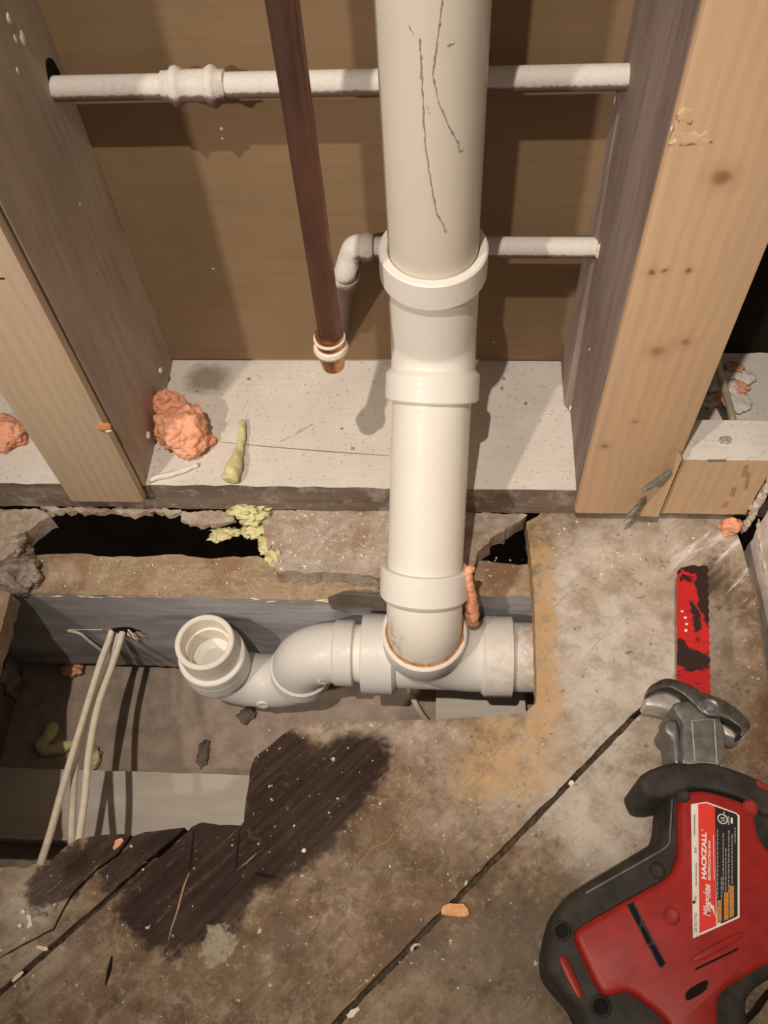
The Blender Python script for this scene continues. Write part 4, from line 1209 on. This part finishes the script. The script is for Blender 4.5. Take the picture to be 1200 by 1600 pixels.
# nose, clamp and lever
nose = SP(.020, (1050, 1104), (1054, 1098), (1076, 1094), (1094, 1108), (1100, 1118), (1131, 1122), (1134, 1200), (1080, 1200), (1073, 1193), (1066, 1196), (1066, 1150), (1068, 1130), (1058, 1116))
slab('nose_block', smooth_poly(nose, 1), .044, 'saw_metal', saw, bevel=.0022, seg=2, smooth=50)
P4 = SP(.0205, (1081, 1126), (1116, 1124), (1120, 1193), (1086, 1190))
sweep('nose_rib', P4 + [P4[0]], .0006, 'saw_metal_pale', saw, 6)
lev = SP(.012, (1036, 1134), (1040, 1126), (1052, 1124), (1058, 1128), (1062, 1146), (1066, 1196), (1052, 1196), (1050, 1152), (1040, 1144))
slab('blade_lever', smooth_poly(lev, 1), .030, 'saw_metal', saw, bevel=.002, seg=2, smooth=50)
# shoe: curved dark bar over a pale foot
sf = SP(.002, (1006, 1102), (1012, 1082), (1030, 1078), (1060, 1084), (1066, 1098), (1050, 1110), (1028, 1104))
slab('shoe_foot', smooth_poly(sf, 1), .018, 'saw_metal_pale', saw, bevel=.0015, smooth=50)
sf = SP(.002, (1126, 1112), (1160, 1124), (1172, 1140), (1158, 1158), (1127, 1146))
slab('shoe_foot', smooth_poly(sf, 1), .018, 'saw_metal_pale', saw, bevel=.0015, smooth=50)
bar = SP(.024, (1010, 1085), (1014, 1072), (1036, 1060), (1050, 1060), (1076, 1068), (1100, 1082), (1130, 1092), (1156, 1110), (1173, 1128), (1172, 1138), (1160, 1152), (1156, 1146), (1158, 1136), (1134, 1120), (1110, 1120),
         (1096, 1112), (1084, 1098), (1068, 1084), (1050, 1074), (1034, 1074), (1016, 1082))
slab('shoe_bar', smooth_poly(bar, 1), .011, 'shoe', saw, bevel=.0016, seg=2, smooth=50)
c = AZ(1110, 1105, .024)
lathe('shoe_pivot', c - Vector((0, 0, .003)), (0, 0, 1), [(0, .0062), (.0036, .0062), (.0044, .0050), (.0038, .0036), (.0046, .0028), (.0050, .0)], 'saw_metal', saw, 28)
# blade, on edge-on tilt with its teeth to the right
def blade_pt(u, v, z): return AZ(u, v, z)
BL = [(1058, 894), (1064, 887), (1084, 882), (1094, 884), (1104, 884)]
left = [(1058, 894 + i * 0) for i in range(1)]
Lp = [blade_pt(1058 - .0 * i, 893 + i * 6.4, -.002) for i in range(34)]
Rp = []
for i in range(34):
    v = 884 + i * 6.4
    Rp.append(blade_pt(1105.5 + (i / 33) * 4.5 + (1.6 if i % 2 else -.6), v, -.006))
Tp = [blade_pt(1064, 887, -.002), blade_pt(1084, 882.5, -.003), blade_pt(1092, 885, -.004), blade_pt(1099, 883, -.005)]
outl = Lp[::-1] + Tp + Rp
bm = bmesh.new()
tv = [bm.verts.new(p_) for p_ in outl]
bv = [bm.verts.new(p_ - Vector((0, 0, .0013))) for p_ in outl]
bm.faces.new(tv); bm.faces.new(bv[::-1])
for i in range(len(outl)):
    j = (i + 1) % len(outl); bm.faces.new((tv[i], bv[i], bv[j], tv[j]))
bl = from_bm('saw_blade', bm, 'blade', saw)
def frame_at(u, v, z):
    o_ = AZ(u, v, z); ex = (AZ(u, v - 12, z) - o_).normalized()
    return o_, ex, Vector((0, 0, 1)).cross(ex)
o_, ex, ey = frame_at(1087, 1003, -.002)
text_mesh('lettering', '9', o_, ey * -1, ex, .0028, .0040, 'ink', bl)
o_, ex, ey = frame_at(1074, 908, -.0014)
text_mesh('lettering', 'E', o_, ey * -1, ex, .0050, .0042, 'ink', bl)
for (u, v, h) in ((1066, 955, 4), (1071, 965, 6), (1073, 975, 5), (1072, 985, 7)):
    slab('blade_mark', SP(-.0015, (u - 2, v - h / 3), (u + 2.5, v - h / 4), (u + 1.5, v + h / 3), (u - 2.5, v + h / 4)),   .0004, 'lab_text', bl)
# maker's label
ZL = ZT + .0004
def zp(x, y): return (1050 + x / 6.4, 1230 + y / 6.4)
def lab_poly(name, zl, mat, *pts, parent=None):
    parent = parent or label
    return slab(name, SP(zl, *[zp(*q_) for q_ in pts]), .0004, mat, parent)
label = lab_poly('label', ZL, 'lab_white', (190, 170), (345, 145), (640, 255), (676, 285), (676, 1305), (210, 1512), parent=saw)
lab_poly('label_panel', ZL + .0002, 'lab_red', (262, 168), (345, 160), (430, 192), (442, 1388), (275, 1460), (268, 800))
lab_poly('label_panel', ZL + .0002, 'lab_black', (430, 192), (640, 268), (656, 290), (656, 1290), (500, 1362), (455, 1340), (442, 1000))
def lab_text(s_, x, y, length, height, mat, shear=0.0, bold=0.0):
    """lettering that reads up the label; x, y give the lower left of the line in label units"""
    u, v = zp(x, y)
    o_, ex, ey = frame_at(u, v, ZL + .0005)
    sc = (AZ(u, v, ZL) - AZ(u, v - 10, ZL)).length / 10 / 6.4
    sx = (AZ(u + 10, v, ZL) - AZ(u, v, ZL)).length / 10 / 6.4
    return text_mesh('lettering', s_, o_, ex, ey, length * sc, height * sx, mat, label, shear, 0.0, bold)
t1 = lab_text('HACKZALL', 345, 922, 480, 50, 'lab_text', 0, .045)
lab_text('\u00ae', 312, 440, 20, 18, 'lab_text')
lab_text('RECIPROCATING SAW', 388, 932, 405, 28, 'lab_text', 0, .02)
lab_text('Milwaukee', 385, 1292, 320, 72, 'lab_text', .25, .02)
lab_poly('logo_bolt', ZL + .0005, 'lab_text', (352, 1010), (398, 1185), (414, 1180), (440, 1305), (400, 1212), (386, 1214))
lab_text('CAT. NO. 2719-20', 250, 1452, 190, 26, 'ink')
for (x_, y0_, y1_) in ((236, 602, 622), (236, 630, 656), (236, 1092, 1112), (236, 1120, 1136)):
    lab_poly('label_print', ZL + .0005, 'lab_grey', (x_ - 8, y0_), (x_ + 8, y0_), (x_ + 8, y1_), (x_ - 8, y1_))
lab_poly('label_print', ZL + .0005, 'ink', (205, 1140), (232, 1135), (236, 1160), (212, 1166))
for (x, y0, y1) in ((242, 760, 990), (225, 270, 480)):
    lab_poly('label_print', ZL + .0005, 'lab_grey', (x - 5, y0), (x + 5, y0), (x + 5, y1), (x - 5, y1))
lab_poly('label_print', ZL + .0005, 'lab_text', (412, 480), (416, 480), (424, 930), (420, 930))
# listing mark: ring with its letters
u, v = zp(505, 318)
c = AZ(u, v, ZL + .0005)
lathe('logo_ring', c, (0, 0, 1), [(0, .0026), (.0002, .0026), (.0002, .0032), (0, .0032)], 'lab_text', label, 28, closed=True)
lab_text('UL', 526, 345, 52, 40, 'lab_text')
for (x_, y0_, y1_, m_) in ((566, 290, 318, 'lab_grey'), (566, 326, 376, 'lab_grey'), (598, 306, 362, 'lab_text'), (520, 244, 270, 'lab_grey')):
    lab_poly('label_print', ZL + .0005, m_, (x_ - 9, y0_), (x_ + 9, y0_), (x_ + 9, y1_), (x_ - 9, y1_))
for i, (x, y0, y1) in enumerate(((455, 420, 1110), (495, 900, 1130), (512, 460, 1040), (538, 610, 1040), (568, 430, 1050), (600, 470, 970), (630, 400, 560))):
    # rows of warning print, too small to read
    y = y0
    while y < y1:
        w_ = random.uniform(18, 52)
        lab_poly('label_print', ZL + .0005, 'lab_grey', (x - 5, y), (x + 6, y), (x + 6, min(y + w_, y1)), (x - 5, min(y + w_, y1)))
        y += w_ + 9
for (x0, x1, y0, y1) in ((455, 497, 1130, 1355), (520, 566, 1050, 1330), (574, 620, 985, 1300)):
    lab_poly('label_warning_bar', ZL + .00045, 'lab_amber', (x0, y0), (x1, y0), (x1, y1 - 12), (x0, y1 + 6))
